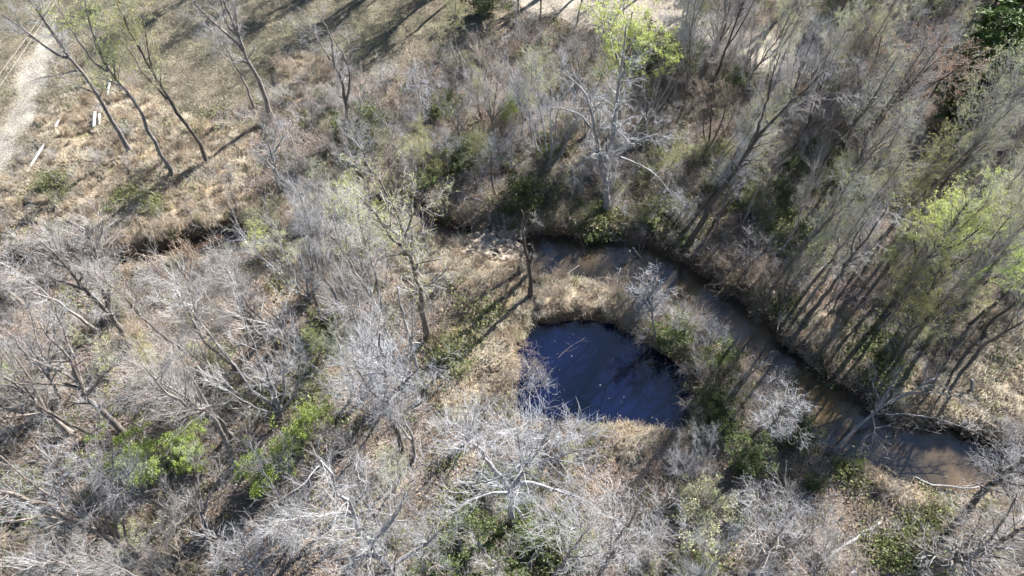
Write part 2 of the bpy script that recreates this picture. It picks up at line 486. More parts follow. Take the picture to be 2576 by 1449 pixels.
# slender forest tree, ascending crown on the upper half
for s in range(4):
    rng = np.random.default_rng(100 + s); h = 15.0
    k = rng.normal(0, .35, (2, 2))
    main = stem(rng, [(0, 0, -.3), (k[0, 0], k[0, 1], h * .4), (k[1, 0], k[1, 1], h * .72), (k[1, 0] * 1.5, k[1, 1] * 1.5, h)], .20, .025, 14, .06, .5)
    az = rng.uniform(0, 6.28); f = .34 + .08 * s
    b0 = main[0][int(f * 13)]
    side = stem(rng, [b0, b0 + [math.cos(az) * .9, math.sin(az) * .9, h * .18], b0 + [math.cos(az) * 1.9, math.sin(az) * 1.9, h * (.9 - f)]], .11, .02, 14, .06)
    st = [main, side]
    parts = tree_meshes('slender_tree', rng, st, [
        lvl(34, (.42, .98), (28, 55), (2.2, 4.2), tl=.55, K=6, up=.10, jit=.13, rr=.5, rmin=.018),
        lvl(330, (.25, 1), (22, 50), (1.0, 2.1), tl=.3, K=5, up=.08, jit=.16, rr=.6, rmin=.011),
        lvl(2300, (.15, 1), (20, 55), (.45, 1.05), tl=.2, K=3, up=.06, jit=.2, rr=.7, rmin=.0062)], (M['bark'], M['twig']))
    add('slender', h, parts)

# tall dark-barked forest trees, narrow crown near the top, one of them in first leaf
for s in range(3):
    rng = np.random.default_rng(120 + s); h = 16.0
    k = rng.normal(0, .45, (2, 2))
    main = stem(rng, [(0, 0, -.3), (k[0, 0], k[0, 1], h * .4), (k[1, 0], k[1, 1], h * .72), (k[1, 0] * 1.6, k[1, 1] * 1.6, h)], .19, .03, 14, .05, .5)
    az = rng.uniform(0, 6.28); f = .42 + .1 * s
    b0 = main[0][int(f * 13)]
    side = stem(rng, [b0, b0 + [math.cos(az) * .8, math.sin(az) * .8, h * .16], b0 + [math.cos(az) * 1.6, math.sin(az) * 1.6, h * (.9 - f)]], .11, .02, 14, .05)
    add('dark_slender', h, tree_meshes('dark_slender_tree', rng, [main, side], [
        lvl(30, (.5, .98), (24, 50), (1.8, 3.8), tl=.55, K=6, up=.12, jit=.12, rr=.5, rmin=.018),
        lvl(260, (.25, 1), (22, 48), (.9, 1.9), tl=.3, K=5, up=.1, jit=.15, rr=.6, rmin=.010),
        lvl(2000, (.15, 1), (20, 50), (.4, 1.0), tl=.2, K=3, up=.06, jit=.2, rr=.7, rmin=.006)], (M['bark_dark'], M['twig']), (M['bud_olive'] if s == 1 else M['bud_pale'], 2400, .055, (.2, 1), .05, 1.4) if s else None))

# the same habit with spring buds
for s, (lm, tm, nl, sz) in enumerate(((M['bud'], M['twig_olive'], 8000, .06), (M['bud_olive'], M['twig_olive'], 8000, .05), (M['bud_pale'], M['twig'], 7000, .05))):
    rng = np.random.default_rng(140 + s); h = 14.0
    k = rng.normal(0, .35, (2, 2))
    main = stem(rng, [(0, 0, -.3), (k[0, 0], k[0, 1], h * .4), (k[1, 0], k[1, 1], h * .72), (k[1, 0] * 1.5, k[1, 1] * 1.5, h)], .18, .025, 14, .06, .5)
    parts = tree_meshes('budding_tree', rng, [main], [
        lvl(30, (.40, .98), (28, 55), (2.0, 4.0), tl=.55, K=6, up=.10, jit=.13, rr=.5, rmin=.018),
        lvl(260, (.25, 1), (22, 50), (1.0, 2.0), tl=.3, K=5, up=.08, jit=.16, rr=.6, rmin=.010),
        lvl(1300, (.15, 1), (20, 55), (.45, 1.0), tl=.2, K=3, up=.06, jit=.2, rr=.7, rmin=.007)], (M['bark'], tm), (lm, nl, sz, (.1, 1), .05, 1.4))
    add(('bud', 'bud_olive', 'bud_pale')[s], h, parts)

# vase-shaped tree that forks low into many fine ascending stems
for s in range(4):
    rng = np.random.default_rng(200 + s); h = 11.0
    nst = 5 + s % 3
    z0 = (1.4, 2.6, .5, 3.4)[s]
    st = [stem(rng, [(0, 0, -.3), (.05, 0, z0 * .6), (.1, .1, z0), (.2, .3, h * .6)], .17, .05, 10, .05, .5)]
    for i in range(nst):
        a = i * 6.283 / nst + rng.normal(0, .3); sp = rng.uniform(1.6, 3.4)
        st.append(stem(rng, [(0, 0, z0 * rng.uniform(.7, 1)), (math.cos(a) * sp * .3, math.sin(a) * sp * .3, z0 + h * .15), (math.cos(a) * sp * .7, math.sin(a) * sp * .7, h * .6), (math.cos(a) * sp, math.sin(a) * sp, h * rng.uniform(.85, 1))], .085, .018, 10, .06))
    parts = tree_meshes('vase_tree', rng, st, [
        lvl(70, (.3, 1), (18, 42), (1.6, 3.2), tl=.4, K=5, up=.10, jit=.12, rr=.55, rmin=.015),
        lvl(420, (.2, 1), (18, 42), (.9, 1.7), tl=.3, K=4, up=.08, jit=.14, rr=.6, rmin=.010),
        lvl(2800, (.1, 1), (18, 48), (.4, 1.0), tl=.2, K=3, up=.06, jit=.18, rr=.7, rmin=.0062)], (M['bark'] if s % 2 else M['bark_pale'], M['twig']), sides=7)
    add('vase', h, parts)

# spreading crown, crooked heavy limbs, pale drooping twigs
for s in range(3):
    rng = np.random.default_rng(300 + s); h = 14.0
    st = [stem(rng, [(0, 0, -.3), (.2, .1, 3), (.1, -.2, 6.5), (-.3, .3, 10), (-.5, .2, h)], .30, .04, 12, .07, .5)]
    for i in range(5):
        a = i * 1.257 + rng.normal(0, .35); sp = rng.uniform(3, 4.6); zb = rng.uniform(4.2, 7.5)
        st.append(stem(rng, [(0, 0, zb), (math.cos(a) * sp * .35, math.sin(a) * sp * .35, zb + 1.4), (math.cos(a + .15) * sp * .75, math.sin(a + .15) * sp * .75, zb + 2.6), (math.cos(a) * sp, math.sin(a) * sp, zb + rng.uniform(3, 5.5))], .15, .03, 12, .10))
    parts = tree_meshes('spreading_tree', rng, st, [
        lvl(70, (.35, 1), (30, 65), (1.6, 3.0), tl=.35, K=6, up=.04, jit=.22, rr=.55, rmin=.018),
        lvl(420, (.2, 1), (30, 65), (.8, 1.6), tl=.3, K=5, up=.02, jit=.25, rr=.6, rmin=.012),
        lvl(2600, (.1, 1), (25, 65), (.35, .85), tl=.2, K=3, up=0, jit=.25, rr=.7, rmin=.0064)], (M['bark_pale'] if s else M['bark'], M['twig_pale']))
    add('spread', h, parts)

# red-budded wide tree
rng = np.random.default_rng(340); h = 14.0
st = [stem(rng, [(0, 0, -.3), (.2, .1, 3), (.4, .2, 7), (.3, .3, h)], .26, .04, 12, .05, .5)]
for i in range(6):
    a = i * 1.05 + rng.normal(0, .3); sp = rng.uniform(3, 5); zb = rng.uniform(3, 6)
    st.append(stem(rng, [(0, 0, zb), (math.cos(a) * sp * .4, math.sin(a) * sp * .4, zb + 2.5), (math.cos(a) * sp, math.sin(a) * sp, h * rng.uniform(.75, .97))], .13, .03, 12, .07))
add('redbud', h, tree_meshes('red_budded_tree', rng, st, [
    lvl(80, (.35, 1), (25, 55), (1.5, 3.0), tl=.35, K=6, up=.08, jit=.15, rr=.55, rmin=.018),
    lvl(420, (.2, 1), (25, 55), (.8, 1.6), tl=.3, K=5, up=.05, jit=.2, rr=.6, rmin=.011),
    lvl(2400, (.1, 1), (25, 60), (.35, .9), tl=.2, K=3, up=.04, jit=.22, rr=.7, rmin=.0062)], (M['bark_dark'], M['twig']), (M['bud_red'], 6500, .06, (.3, 1), .06, 1.3)))

# thin sapling
for s in range(4):
    rng = np.random.default_rng(360 + s); h = 6.0
    st = [stem(rng, [(0, 0, -.2), (.1, .1, h * .5), (rng.normal(0, .4), rng.normal(0, .4), h)], .06, .012, 8, .08, .3)]
    for i in range(2 + s % 2):
        a = rng.uniform(0, 6.28)
        st.append(stem(rng, [(0, 0, .2), (math.cos(a) * .6, math.sin(a) * .6, h * .4), (math.cos(a) * 1.3, math.sin(a) * 1.3, h * .85)], .045, .01, 8, .08))
    add('sapling', h, tree_meshes('sapling', rng, st, [
        lvl(34, (.25, 1), (25, 60), (.9, 2.0), tl=.4, K=4, up=.06, jit=.15, rr=.55, rmin=.010),
        lvl(190, (.2, 1), (25, 60), (.5, 1.1), tl=.3, K=4, up=.05, jit=.2, rr=.6, rmin=.008),
        lvl(850, (.1, 1), (25, 60), (.3, .7), tl=.2, K=3, up=.04, jit=.22, rr=.7, rmin=.0065)], (M['bark'], M['twig_brown'] if s % 2 else M['twig']), sides=5))

# brushy bare shrub, many stems from the ground
for s in range(4):
    rng = np.random.default_rng(400 + s); h = 2.6
    st = []
    for i in range(11):
        a = rng.uniform(0, 6.28); sp = rng.uniform(.3, 1.5); hh = h * rng.uniform(.6, 1)
        st.append(stem(rng, [(rng.normal(0, .15), rng.normal(0, .15), -.15), (math.cos(a) * sp * .4, math.sin(a) * sp * .4, hh * .5), (math.cos(a) * sp, math.sin(a) * sp, hh)], .022, .007, 6, .08))
    add('brush', h, tree_meshes('brush_shrub', rng, st, [
        lvl(90, (.15, 1), (25, 60), (.5, 1.2), tl=.3, K=4, up=.06, jit=.2, rr=.6, rmin=.008),
        lvl(350, (.1, 1), (25, 65), (.3, .8), tl=.2, K=3, up=.04, jit=.25, rr=.7, rmin=.0065),
        lvl(700, (.1, 1), (25, 65), (.2, .5), tl=.2, K=3, up=.02, jit=.25, rr=.7, rmin=.006)], (M['twig_brown'], M['twig_brown'] if s % 2 else M['twig']), sides=4))

# leafy shrubs and broadleaf evergreens
for s, (kind, lm, nl, sz, h) in enumerate((('green_shrub', M['leaf_green'], 4200, .075, 2.4), ('green_shrub', M['leaf_green'], 3400, .07, 2.0),
                                            ('under_shrub', M['leaf_under'], 2400, .06, 1.8), ('under_shrub', M['leaf_under'], 2000, .055, 1.6),
                                            ('holly', M['leaf_bright'], 7000, .065, 3.6), ('holly', M['leaf_bright'], 6000, .065, 3.2), ('yellow_shrub', M['bud_pale'], 3500, .06, 3.0))):
    rng = np.random.default_rng(440 + s)
    st = []
    for i in range(9):
        a = rng.uniform(0, 6.28); sp = rng.uniform(.2, .55) * h; hh = h * rng.uniform(.55, 1)
        st.append(stem(rng, [(rng.normal(0, .12), rng.normal(0, .12), -.15), (math.cos(a) * sp * .5, math.sin(a) * sp * .5, hh * .5), (math.cos(a) * sp, math.sin(a) * sp, hh)], .03, .008, 6, .08))
    add(kind, h, tree_meshes(kind, rng, st, [
        lvl(60, (.2, 1), (30, 70), (.3 * h, .5 * h), tl=.3, K=4, up=.05, jit=.2, rr=.6, rmin=.009),
        lvl(200, (.1, 1), (25, 70), (.13 * h, .28 * h), tl=.2, K=3, up=.03, jit=.25, rr=.7, rmin=.006),
        lvl(520, (.1, 1), (25, 70), (.06 * h, .16 * h), tl=.2, K=3, up=.02, jit=.25, rr=.7, rmin=.005)], (M['bark'], M['twig_brown']), (lm, nl, sz, (.1, 1), .09, 1.5), sides=4))

# conifer
for s in range(2):
    rng = np.random.default_rng(480 + s); h = 13.0
    st = [stem(rng, [(0, 0, -.3), (.1, .1, h * .5), (0, 0, h)], .2, .03, 12, .03, .4)]
    add('conifer', h, tree_meshes('conifer', rng, st, [
        lvl(90, (.12, .99), (60, 88), (3.2, 4.2), tl=.85, K=5, up=.03, jit=.08, rr=.35, rmin=.015),
        lvl(520, (.2, 1), (30, 65), (.6, 1.4), tl=.4, K=4, up=.05, jit=.14, rr=.5, rmin=.009),
        lvl(1500, (.1, 1), (25, 60), (.3, .6), tl=.2, K=3, up=.05, jit=.18, rr=.6, rmin=.007)], (M['bark_dark'], M['twig_brown']), (M['needle'], 15000, .16, (0, 1), .07, 2.2)))

# ------------------------------------------------------------------ things
REG = []          # every plant: dict for labels

def tagged(o, label, cat, group=None, kind=None):
    if label: o['label'] = label
    if cat: o['category'] = cat
    if group: o['group'] = group
    if kind: o['kind'] = kind
    return o

def obj(name, me, parent=None):
    o = bpy.data.objects.new(name, me); COL.objects.link(o)
    if parent: o.parent = parent
    return o

def plant(name, parts, loc, rot=0.0, scale=(1, 1, 1), lean=None, label=None, cat='tree', group=None):
    """an Empty at the foot of the plant with its parts as children; parts share mesh data with the other plants of the kind"""
    e = bpy.data.objects.new(name, None); COL.objects.link(e)
    e.empty_display_size = .5
    m = Matrix.Translation(Vector(loc))
    if lean is not None:
        m = m @ Vector((0, 0, 1)).rotation_difference(Vector(lean).normalized()).to_matrix().to_4x4()
    m = m @ Matrix.Rotation(rot, 4, 'Z') @ Matrix.Diagonal((*scale, 1))
    e.matrix_world = m
    made = {}
    for pn, me in parts.items():
        made[pn] = obj(pn, me, made['crown'] if pn == 'foliage' else e)
    return tagged(e, label, cat, group)

rnd = random.Random(7)
COUNT = {}

def tree(kind, bx, by, tx=None, ty=None, h=None, wide=1.0, label=None, name=None, cat='tree', group=None, variant=None, swap=None):
    """foot at the survey point (bx,by); either its top's survey point or its height"""
    b = at(bx, by); gz = float(ground_z(b[0], b[1])); b = at(bx, by, gz)
    lean = None
    if tx is not None:
        t = near_axis(b, tx, ty); lean = t - b; hh = float(np.linalg.norm(lean))
        if h: hh = h
    else:
        hh = h
        lean = (rnd.gauss(0, .05), rnd.gauss(0, .05), 1)
    lst = PROTO[kind]
    i = COUNT.get(kind, rnd.randrange(len(lst))) % len(lst); COUNT[kind] = i + 1
    if variant is not None: i = variant % len(lst)
    ph, parts = lst[i]
    s = hh / ph
    sw = s * wide
    o = plant(name or NAMES[kind], parts, (b[0], b[1], gz), rnd.uniform(0, 6.28), (sw, sw, s), lean, label, cat, group)
    REG.append(dict(o=o, kind=kind, px=bx, py=by, h=hh, auto=label is None))
    return o

NAMES = dict(dark_slender='dark_slender_tree', slender='slender_tree', bud='budding_tree', bud_olive='budding_tree', bud_pale='budding_tree', vase='vase_tree', spread='spreading_tree', redbud='red_budded_tree',
             sapling='sapling', brush='bare_shrub', green_shrub='evergreen_shrub', under_shrub='leafy_shrub', holly='holly_bush', yellow_shrub='budding_shrub', conifer='conifer')

# ------------------------------------------------------------------ the ground
def axis(lo, hi, step, far):
    a = list(np.arange(lo, hi + 1e-6, step)); g = step; v = lo; left = []
    while v > -far: g *= 1.35; v -= g; left.append(v)
    v = a[-1]; g = step; right = []
    while v < far: g *= 1.35; v += g; right.append(v)
    return np.array(left[::-1] + a + right)

gx = axis(-56, 56, .26, 900); gy = axis(3, 68, .26, 900)
X, Y = np.meshgrid(gx, gy)
xf, yf = X.ravel(), Y.ravel()
Zg = ground_z(xf, yf)

def zone_weights(x, y):
    n1 = (vnoise(x, y, 2.2, 11) - .5) * 2.2 + (vnoise(x, y, .7, 12) - .5) * 1.0
    wz = {}
    wz['meadow'] = 1 - sstep(-1.2, 1.6, sdist(x, y, MEADOW) + n1)
    st = np.zeros_like(x)
    for p in STRAW: st = np.maximum(st, 1 - sstep(-.8, 1.0, sdist(x, y, p) + n1))
    wz['straw'] = st
    wz['track'] = 1 - sstep(-1.0, .9, sdist(x, y, TRACK) + n1 * .6)
    rd = np.minimum(sdist(x, y, ROADS[0]), sdist(x, y, ROADS[1]))
    wz['road'] = 1 - sstep(-.6, .6, rd + n1 * .45)
    g = np.zeros_like(x)
    for (c, r) in GREEN:
        d = np.hypot(x - c[0], y - c[1]) + n1 * .6
        g = np.maximum(g, 1 - sstep(r * .4, r * 1.1, d))
    wz['green'] = g
    dw = np.minimum(np.minimum(sdist(x, y, CREEK), sdist(x, y, CREEK2)), sdist(x, y, POND))
    wz['mud'] = 1 - sstep(.1, .9, dw + n1 * .3)
    wz['water'] = dw
    return wz

WZ = zone_weights(xf, yf)
n2 = vnoise(xf, yf, 4, 21)[:, None]; n3 = vnoise(xf, yf, 1.3, 22)[:, None]; n4 = vnoise(xf, yf, 3.0, 25)[:, None]
litter = np.array([.22, .168, .130]) * (1 - n2) + np.array([.205, .175, .142]) * n2
litter = litter * (.8 + .4 * n3)
soil = np.clip((n4 - .62) * 5, 0, 1) * .6
litter = litter * (1 - soil) + np.array([.15, .12, .09]) * soil
col = litter
def over(col, wgt, c): return col * (1 - wgt[:, None]) + np.array(c) * wgt[:, None]
col = over(col, WZ['green'] * .55, (.12, .125, .05))
col = over(col, WZ['meadow'] * .9, (.215, .19, .145))
mg = np.clip((vnoise(xf, yf, 3.1, 23) - .45) * 3, 0, 1)
col = over(col, WZ['meadow'] * mg * .7, (.165, .158, .108))
col = over(col, WZ['straw'] * .85, (.325, .27, .195))
col = over(col, WZ['straw'] * np.clip((vnoise(xf, yf, 1.9, 24) - .55) * 4, 0, 1) * .6, (.17, .16, .06))
worn = (.72 + .5 * vnoise(xf, yf, 1.6, 41) * vnoise(xf, yf, .5, 42) + .3 * vnoise(xf, yf, 5, 43))[:, None]
col = over(col, WZ['track'] * .93, np.array((.29, .265, .225)) * worn)
col = over(col, WZ['road'] * .95, np.array((.30, .265, .215)) * worn)
col = over(col, WZ['mud'] * .8, (.085, .062, .042))
ny, nx = len(gy), len(gx)
idx = np.arange(nx * ny).reshape(ny, nx)
F = np.stack([idx[:-1, :-1], idx[:-1, 1:], idx[1:, 1:], idx[1:, :-1]], -1).reshape(-1, 4)
gm = mesh_from('ground', np.stack([xf, yf, Zg], 1), [F], M['ground'], True)
ca = gm.color_attributes.new('gcol', 'FLOAT_COLOR', 'POINT')
leafy = 1 - np.clip(WZ['track'] + WZ['road'], 0, 1)
ca.data.foreach_set('color', np.concatenate([col, leafy[:, None]], 1).astype(np.float32).ravel())
tagged(obj('ground', gm), 'woodland floor of leaf litter, dry grass and sandy tracks', None, None, 'structure')

# ------------------------------------------------------------------ water
def water(name, poly, z, mat, label):
    lo = poly.min(0) - 2; hi = poly.max(0) + 2
    ax = np.arange(lo[0], hi[0], .4); ay = np.arange(lo[1], hi[1], .4)
    A, B = np.meshgrid(ax, ay); d = sdist(A.ravel(), B.ravel(), poly).reshape(A.shape)
    ids = np.arange(A.size).reshape(A.shape)
    f = np.stack([ids[:-1, :-1], ids[:-1, 1:], ids[1:, 1:], ids[1:, :-1]], -1)
    keep = (d[:-1, :-1] < 1.0)
    f = f[keep]
    used, inv = np.unique(f, return_inverse=True)
    V = np.stack([A.ravel()[used], B.ravel()[used], np.full(len(used), z)], 1)
    return tagged(obj(name, mesh_from(name, V, [inv.reshape(-1, 4)], mat)), label, None, None, 'structure')
water('creek_water', CREEK, Z_CREEK, M['creek'], 'muddy brown creek curving around the pond')
water('creek_water', CREEK2, Z_UP, M['creek_up'], 'narrow upstream creek behind the left woods')
water('pond_water', POND, Z_POND, M['pond'], 'still dark blue pond')

# ------------------------------------------------------------------ the trees one can tell apart
# three tall trunks in the tussock grass
def hero(name, base, stems, lv, mats, label, foliage=None, sides=10, seed=1, cat='tree', group=None, zs=None):
    """stems: [(survey points, r0, r1)], every point at its place near the vertical of the foot (or at a height given as third value)"""
    rng = np.random.default_rng(seed)
    b = at(*base); gz = float(ground_z(b[0], b[1])); b = at(base[0], base[1], gz)
    st = []
    for pts, r0, r1 in stems:
        P = [at(*p) if len(p) == 3 else near_axis(b, *p) for p in pts]
        P = [p - b for p in P]
        st.append(stem(rng, P, r0, r1, 14, .05, .4 if len(st) == 0 else 0))
    st[0][0][0, 2] = -.3
    parts = tree_meshes(name, rng, st, lv, mats, foliage, sides)
    o = plant(name, parts, tuple(b), label=label, cat=cat, group=group)
    REG.append(dict(o=o, kind='hero', px=base[0], py=base[1], h=10, auto=False))
    return o

def L3(n1, n2, n3, a=(25, 55), l1=(1.6, 3.4), l2=(.8, 1.7), l3=(.4, .95), up=.06, jit=.15, t0=.35, r=(.016, .0095, .0063)):
    return [lvl(n1, (t0, 1), a, l1, tl=.4, K=6, up=up, jit=jit, rr=.5, rmin=r[0]),
            lvl(n2, (.2, 1), a, l2, tl=.3, K=5, up=up * .6, jit=jit * 1.2, rr=.6, rmin=r[1]),
            lvl(n3, (.1, 1), a, l3, tl=.2, K=3, up=up * .4, jit=jit * 1.4, rr=.7, rmin=r[2])]

hero('tall_tree', (330, 384), [([(330, 384), (268, 280), (205, 175), (175, 140), (120, 70), (60, -20)], .22, .04), ([(175, 145), (140, 135), (60, 75), (-20, 20)], .12, .03), ([(172, 140), (140, 90), (100, 30), (70, -40)], .10, .03), ([(193, 178), (150, 186), (110, 195), (80, 203)], .07, .015)],
     L3(30, 260, 1900, t0=.35, up=.08), (M['bark'], M['twig_pale']), 'tall leaning bare tree, leftmost of three straight trunks in the tan grass', seed=11)
hero('tall_tree', (436, 444), [([(436, 444), (380, 340), (325, 235), (270, 170), (235, 80), (205, -20)], .19, .04), ([(270, 180), (230, 150), (190, 90), (140, 10)], .09, .02), ([(262, 160), (240, 110), (225, 50)], .07, .02)],
     L3(34, 260, 1400, t0=.5, up=.08), (M['bark'], M['twig_olive']), 'tall tree with yellow-green budding top, middle of three straight trunks in the tan grass', (M['bud'], 4500, .06, (.1, 1), .06, 1.4), seed=12)
hero('tall_tree', (521, 418), [([(521, 418), (500, 360), (440, 275), (390, 195), (335, 95), (290, 0)], .20, .04), ([(420, 250), (370, 195), (320, 120)], .08, .02), ([(385, 185), (372, 120), (360, 40)], .08, .02)],
     L3(36, 280, 1600, t0=.48, up=.08), (M['bark_dark'], M['twig_olive']), 'tall dark trunk with olive budding crown, rightmost of three straight trunks in the tan grass', (M['bud_olive'], 5500, .055, (.1, 1), .06, 1.4), seed=13)
hero('forked_tree', (688, 300), [([(688, 300), (655, 215), (615, 130), (598, 85), (570, 20), (540, -60)], .24, .05), ([(612, 125), (560, 75), (520, 40), (470, -10)], .13, .03), ([(598, 85), (592, 30), (575, -40)], .11, .03), ([(600, 95), (570, 60), (556, 0)], .08, .03)],
     L3(40, 280, 2000, t0=.4), (M['bark'], M['twig_pale']), 'tall grey tree forking into bare white limbs at the top edge, at the meadow corner', seed=14)
hero('slender_tree', (640, 270), [([(640, 270), (615, 210), (585, 150), (560, 100), (535, 40)], .13, .03), ([(590, 160), (570, 125), (540, 90)], .07, .02)],
     L3(24, 200, 1500, t0=.35), (M['bark'], M['twig_pale']), 'thin bare tree beside the forked grey tree at the meadow corner', seed=15)
hero('crooked_tree', (866, 392), [([(866, 392), (872, 290), (862, 210), (838, 150), (830, 90), (800, 40)], .22, .04), ([(870, 260), (880, 200), (868, 150), (835, 90)], .11, .03), ([(830, 150), (800, 100), (770, 65)], .08, .02)],
     L3(26, 220, 1500, t0=.4, a=(35, 70)), (M['bark'], M['twig_pale']), 'crooked grey tree with curving twin stems at the thicket edge', seed=16)
hero('pale_tree', (1075, 402), [([(1075, 402), (1066, 330), (1062, 270), (1060, 220), (1056, 175)], .13, .03), ([(1064, 300), (1075, 250), (1090, 200)], .06, .02), ([(1063, 280), (1052, 230), (1050, 190)], .06, .02)],
     L3(36, 260, 1900, t0=.4, a=(35, 70), l1=(1.0, 2.2), l2=(.6, 1.2), l3=(.3, .7), up=.02), (M['bark'], M['twig_pale']), 'white-twigged tree with straight grey trunk standing alone in the thicket', seed=17)

# the big tree over the bend
hero('big_tree', (1525, 528), [([(1525, 528), (1524, 470), (1512, 400), (1490, 300), (1478, 250), (1455, 215), (1425, 190)], .28, .045), ([(1522, 440), (1530, 390), (1545, 320), (1552, 250), (1562, 170), (1578, 60)], .24, .04),
      ([(1526, 400), (1560, 380), (1620, 350), (1690, 330)], .15, .03), ([(1486, 320), (1460, 290), (1420, 275), (1385, 272)], .10, .025), ([(1560, 395), (1620, 420), (1660, 450), (1690, 490)], .09, .02), ([(1518, 420), (1500, 400), (1470, 400), (1440, 430)], .09, .02)],
     L3(90, 560, 3600, t0=.3, a=(30, 70), up=-.02, jit=.24), (M['bark_pale'], M['twig_pale']), 'big pale tree with wide drooping white limbs above the creek bend', sides=12, seed=21)
hero('leafy_top_tree', (1556, 330), [([(1556, 330), (1562, 240), (1575, 140), (1590, 30)], .22, .05), ([(1566, 200), (1545, 120), (1530, 50)], .1, .03), ([(1568, 190), (1620, 120), (1640, 40)], .1, .03), ([(1560, 240), (1620, 190), (1670, 150)], .09, .03)],
     L3(46, 300, 1300, t0=.42, up=.1), (M['bark'], M['twig']), 'yellow-green leafing tree, brightest crown at the top edge beside the pale road', (M['bud'], 11000, .085, (.1, 1), .07, 1.3), seed=22)

# dark trunks on the far bank, leaning right
hero('dark_trunk_tree', (1722, 636), [([(1722, 636), (1790, 515), (1850, 430), (1930, 320), (1990, 255), (2080, 180)], .26, .05), ([(1890, 370), (1915, 300), (1935, 230), (1950, 160)], .12, .03), ([(1960, 290), (2020, 260), (2090, 220)], .09, .025)],
     L3(44, 320, 2300, t0=.4), (M['bark_dark'], M['twig']), 'long dark trunk leaning right, its foot on the creek bank', seed=23)
hero('dark_trunk_tree', (1810, 480), [([(1810, 480), (1850, 400), (1893, 322), (1930, 230), (1960, 130)], .18, .04), ([(1880, 340), (1900, 280), (1900, 200)], .08, .02)],
     L3(34, 260, 1900, t0=.45), (M['bark_dark'], M['twig']), 'dark trunk above the creek bank, second behind the long leaning one', seed=24)
hero('multi_stem_tree', (1780, 378), [([(1780, 378), (1786, 320), (1790, 260), (1800, 170)], .10, .03), ([(1778, 372), (1770, 330), (1772, 240)], .08, .02), ([(1782, 375), (1810, 320), (1835, 240)], .09, .02), ([(1790, 425), (1815, 360), (1850, 270)], .10, .02)],
     L3(40, 300, 1900, t0=.35, up=.1), (M['bark_dark'], M['twig_brown']), 'clump of several dark upright stems right of the big pale tree', seed=25)
hero('red_budded_tree', (2170, 420), [([(2170, 420), (2178, 330), (2165, 240), (2155, 160)], .26, .05), ([(2178, 340), (2230, 270), (2280, 190), (2330, 110)], .16, .04), ([(2200, 300), (2270, 230), (2370, 140)], .12, .03), ([(2240, 260), (2330, 220), (2430, 160)], .11, .03), ([(2172, 300), (2190, 200), (2220, 90)], .1, .03)],
     L3(110, 560, 3200, t0=.35, a=(28, 65)), (M['bark_dark'], M['twig']), 'wide rusty-budded tree with dark forked trunk at the upper right', (M['bud_red'], 12000, .065, (.3, 1), .06, 1.3), seed=26)
hero('dark_trunk_tree', (2372, 478), [([(2372, 478), (2405, 430), (2440, 375), (2490, 300), (2545, 220)], .22, .05), ([(2440, 378), (2500, 340), (2580, 310)], .1, .03)],
     L3(40, 300, 2200, t0=.45), (M['bark_dark'], M['twig']), 'dark trunk over a patch of deep shade near the right edge', seed=27)
hero('dark_trunk_tree', (2030, 800), [([(2030, 800), (2085, 730), (2130, 665), (2180, 600), (2235, 520)], .17, .04), ([(2140, 655), (2150, 600), (2190, 540)], .07, .02)],
     L3(30, 230, 1700, t0=.5), (M['bark_dark'], M['twig']), 'dark straight trunk on the outer bank of the creek bend', seed=28)
hero('green_budding_tree', (2224, 800), [([(2224, 800), (2270, 725), (2317, 663), (2370, 610), (2440, 500)], .25, .05), ([(2310, 670), (2300, 600), (2320, 540)], .12, .03), ([(2330, 650), (2400, 620), (2470, 570)], .10, .03)],
     L3(54, 320, 1500, t0=.4), (M['bark_dark'], M['twig_olive']), 'thick dark trunk carrying a yellow-green crown right of the creek', (M['bud'], 9000, .065, (.1, 1), .06, 1.4), seed=29)
hero('green_budding_tree', (2364, 806), [([(2364, 806), (2410, 760), (2477, 696), (2540, 610), (2600, 530)], .22, .05), ([(2470, 700), (2500, 640), (2520, 560)], .1, .03), ([(2430, 740), (2500, 700), (2580, 650)], .1, .03)],
     L3(54, 320, 1500, t0=.35), (M['bark'], M['twig_olive']), 'grey trunk carrying a green crown at the right edge', (M['leaf_bright'], 8000, .065, (.1, 1), .06, 1.4), seed=30)
hero('green_budding_tree', (2250, 905), [([(2250, 905), (2280, 850), (2310, 790), (2340, 730), (2370, 660)], .15, .03), ([(2290, 830), (2350, 800), (2400, 750)], .07, .02), ([(2285, 840), (2270, 780), (2290, 720)], .07, .02)],
     L3(54, 320, 1400, t0=.25), (M['bark_dark'], M['twig_olive']), 'low full yellow-green tree above the fallen limbs on the right', (M['bud_olive'], 9000, .065, (.05, 1), .06, 1.4), seed=31)
for i, (pts, lb) in enumerate((([(2432, 822), (2475, 785), (2517, 752), (2570, 700)], 'bare dark curved stem in the tan grass, leftmost of three at the right edge'),
                               ([(2468, 858), (2490, 810), (2550, 765), (2610, 700)], 'bare dark curved stem in the tan grass, middle of three at the right edge'),
                               ([(2448, 905), (2472, 872), (2520, 840), (2590, 800)], 'bare dark curved stem in the tan grass, lowest of three at the right edge'))):
    hero('curved_tree', pts[0], [(pts, .14, .05), ([pts[1], pts[2], (pts[3][0], pts[3][1] - 60)], .07, .02)], L3(16, 120, 800, t0=.6), (M['bark_dark'], M['twig']), lb, seed=32 + i)

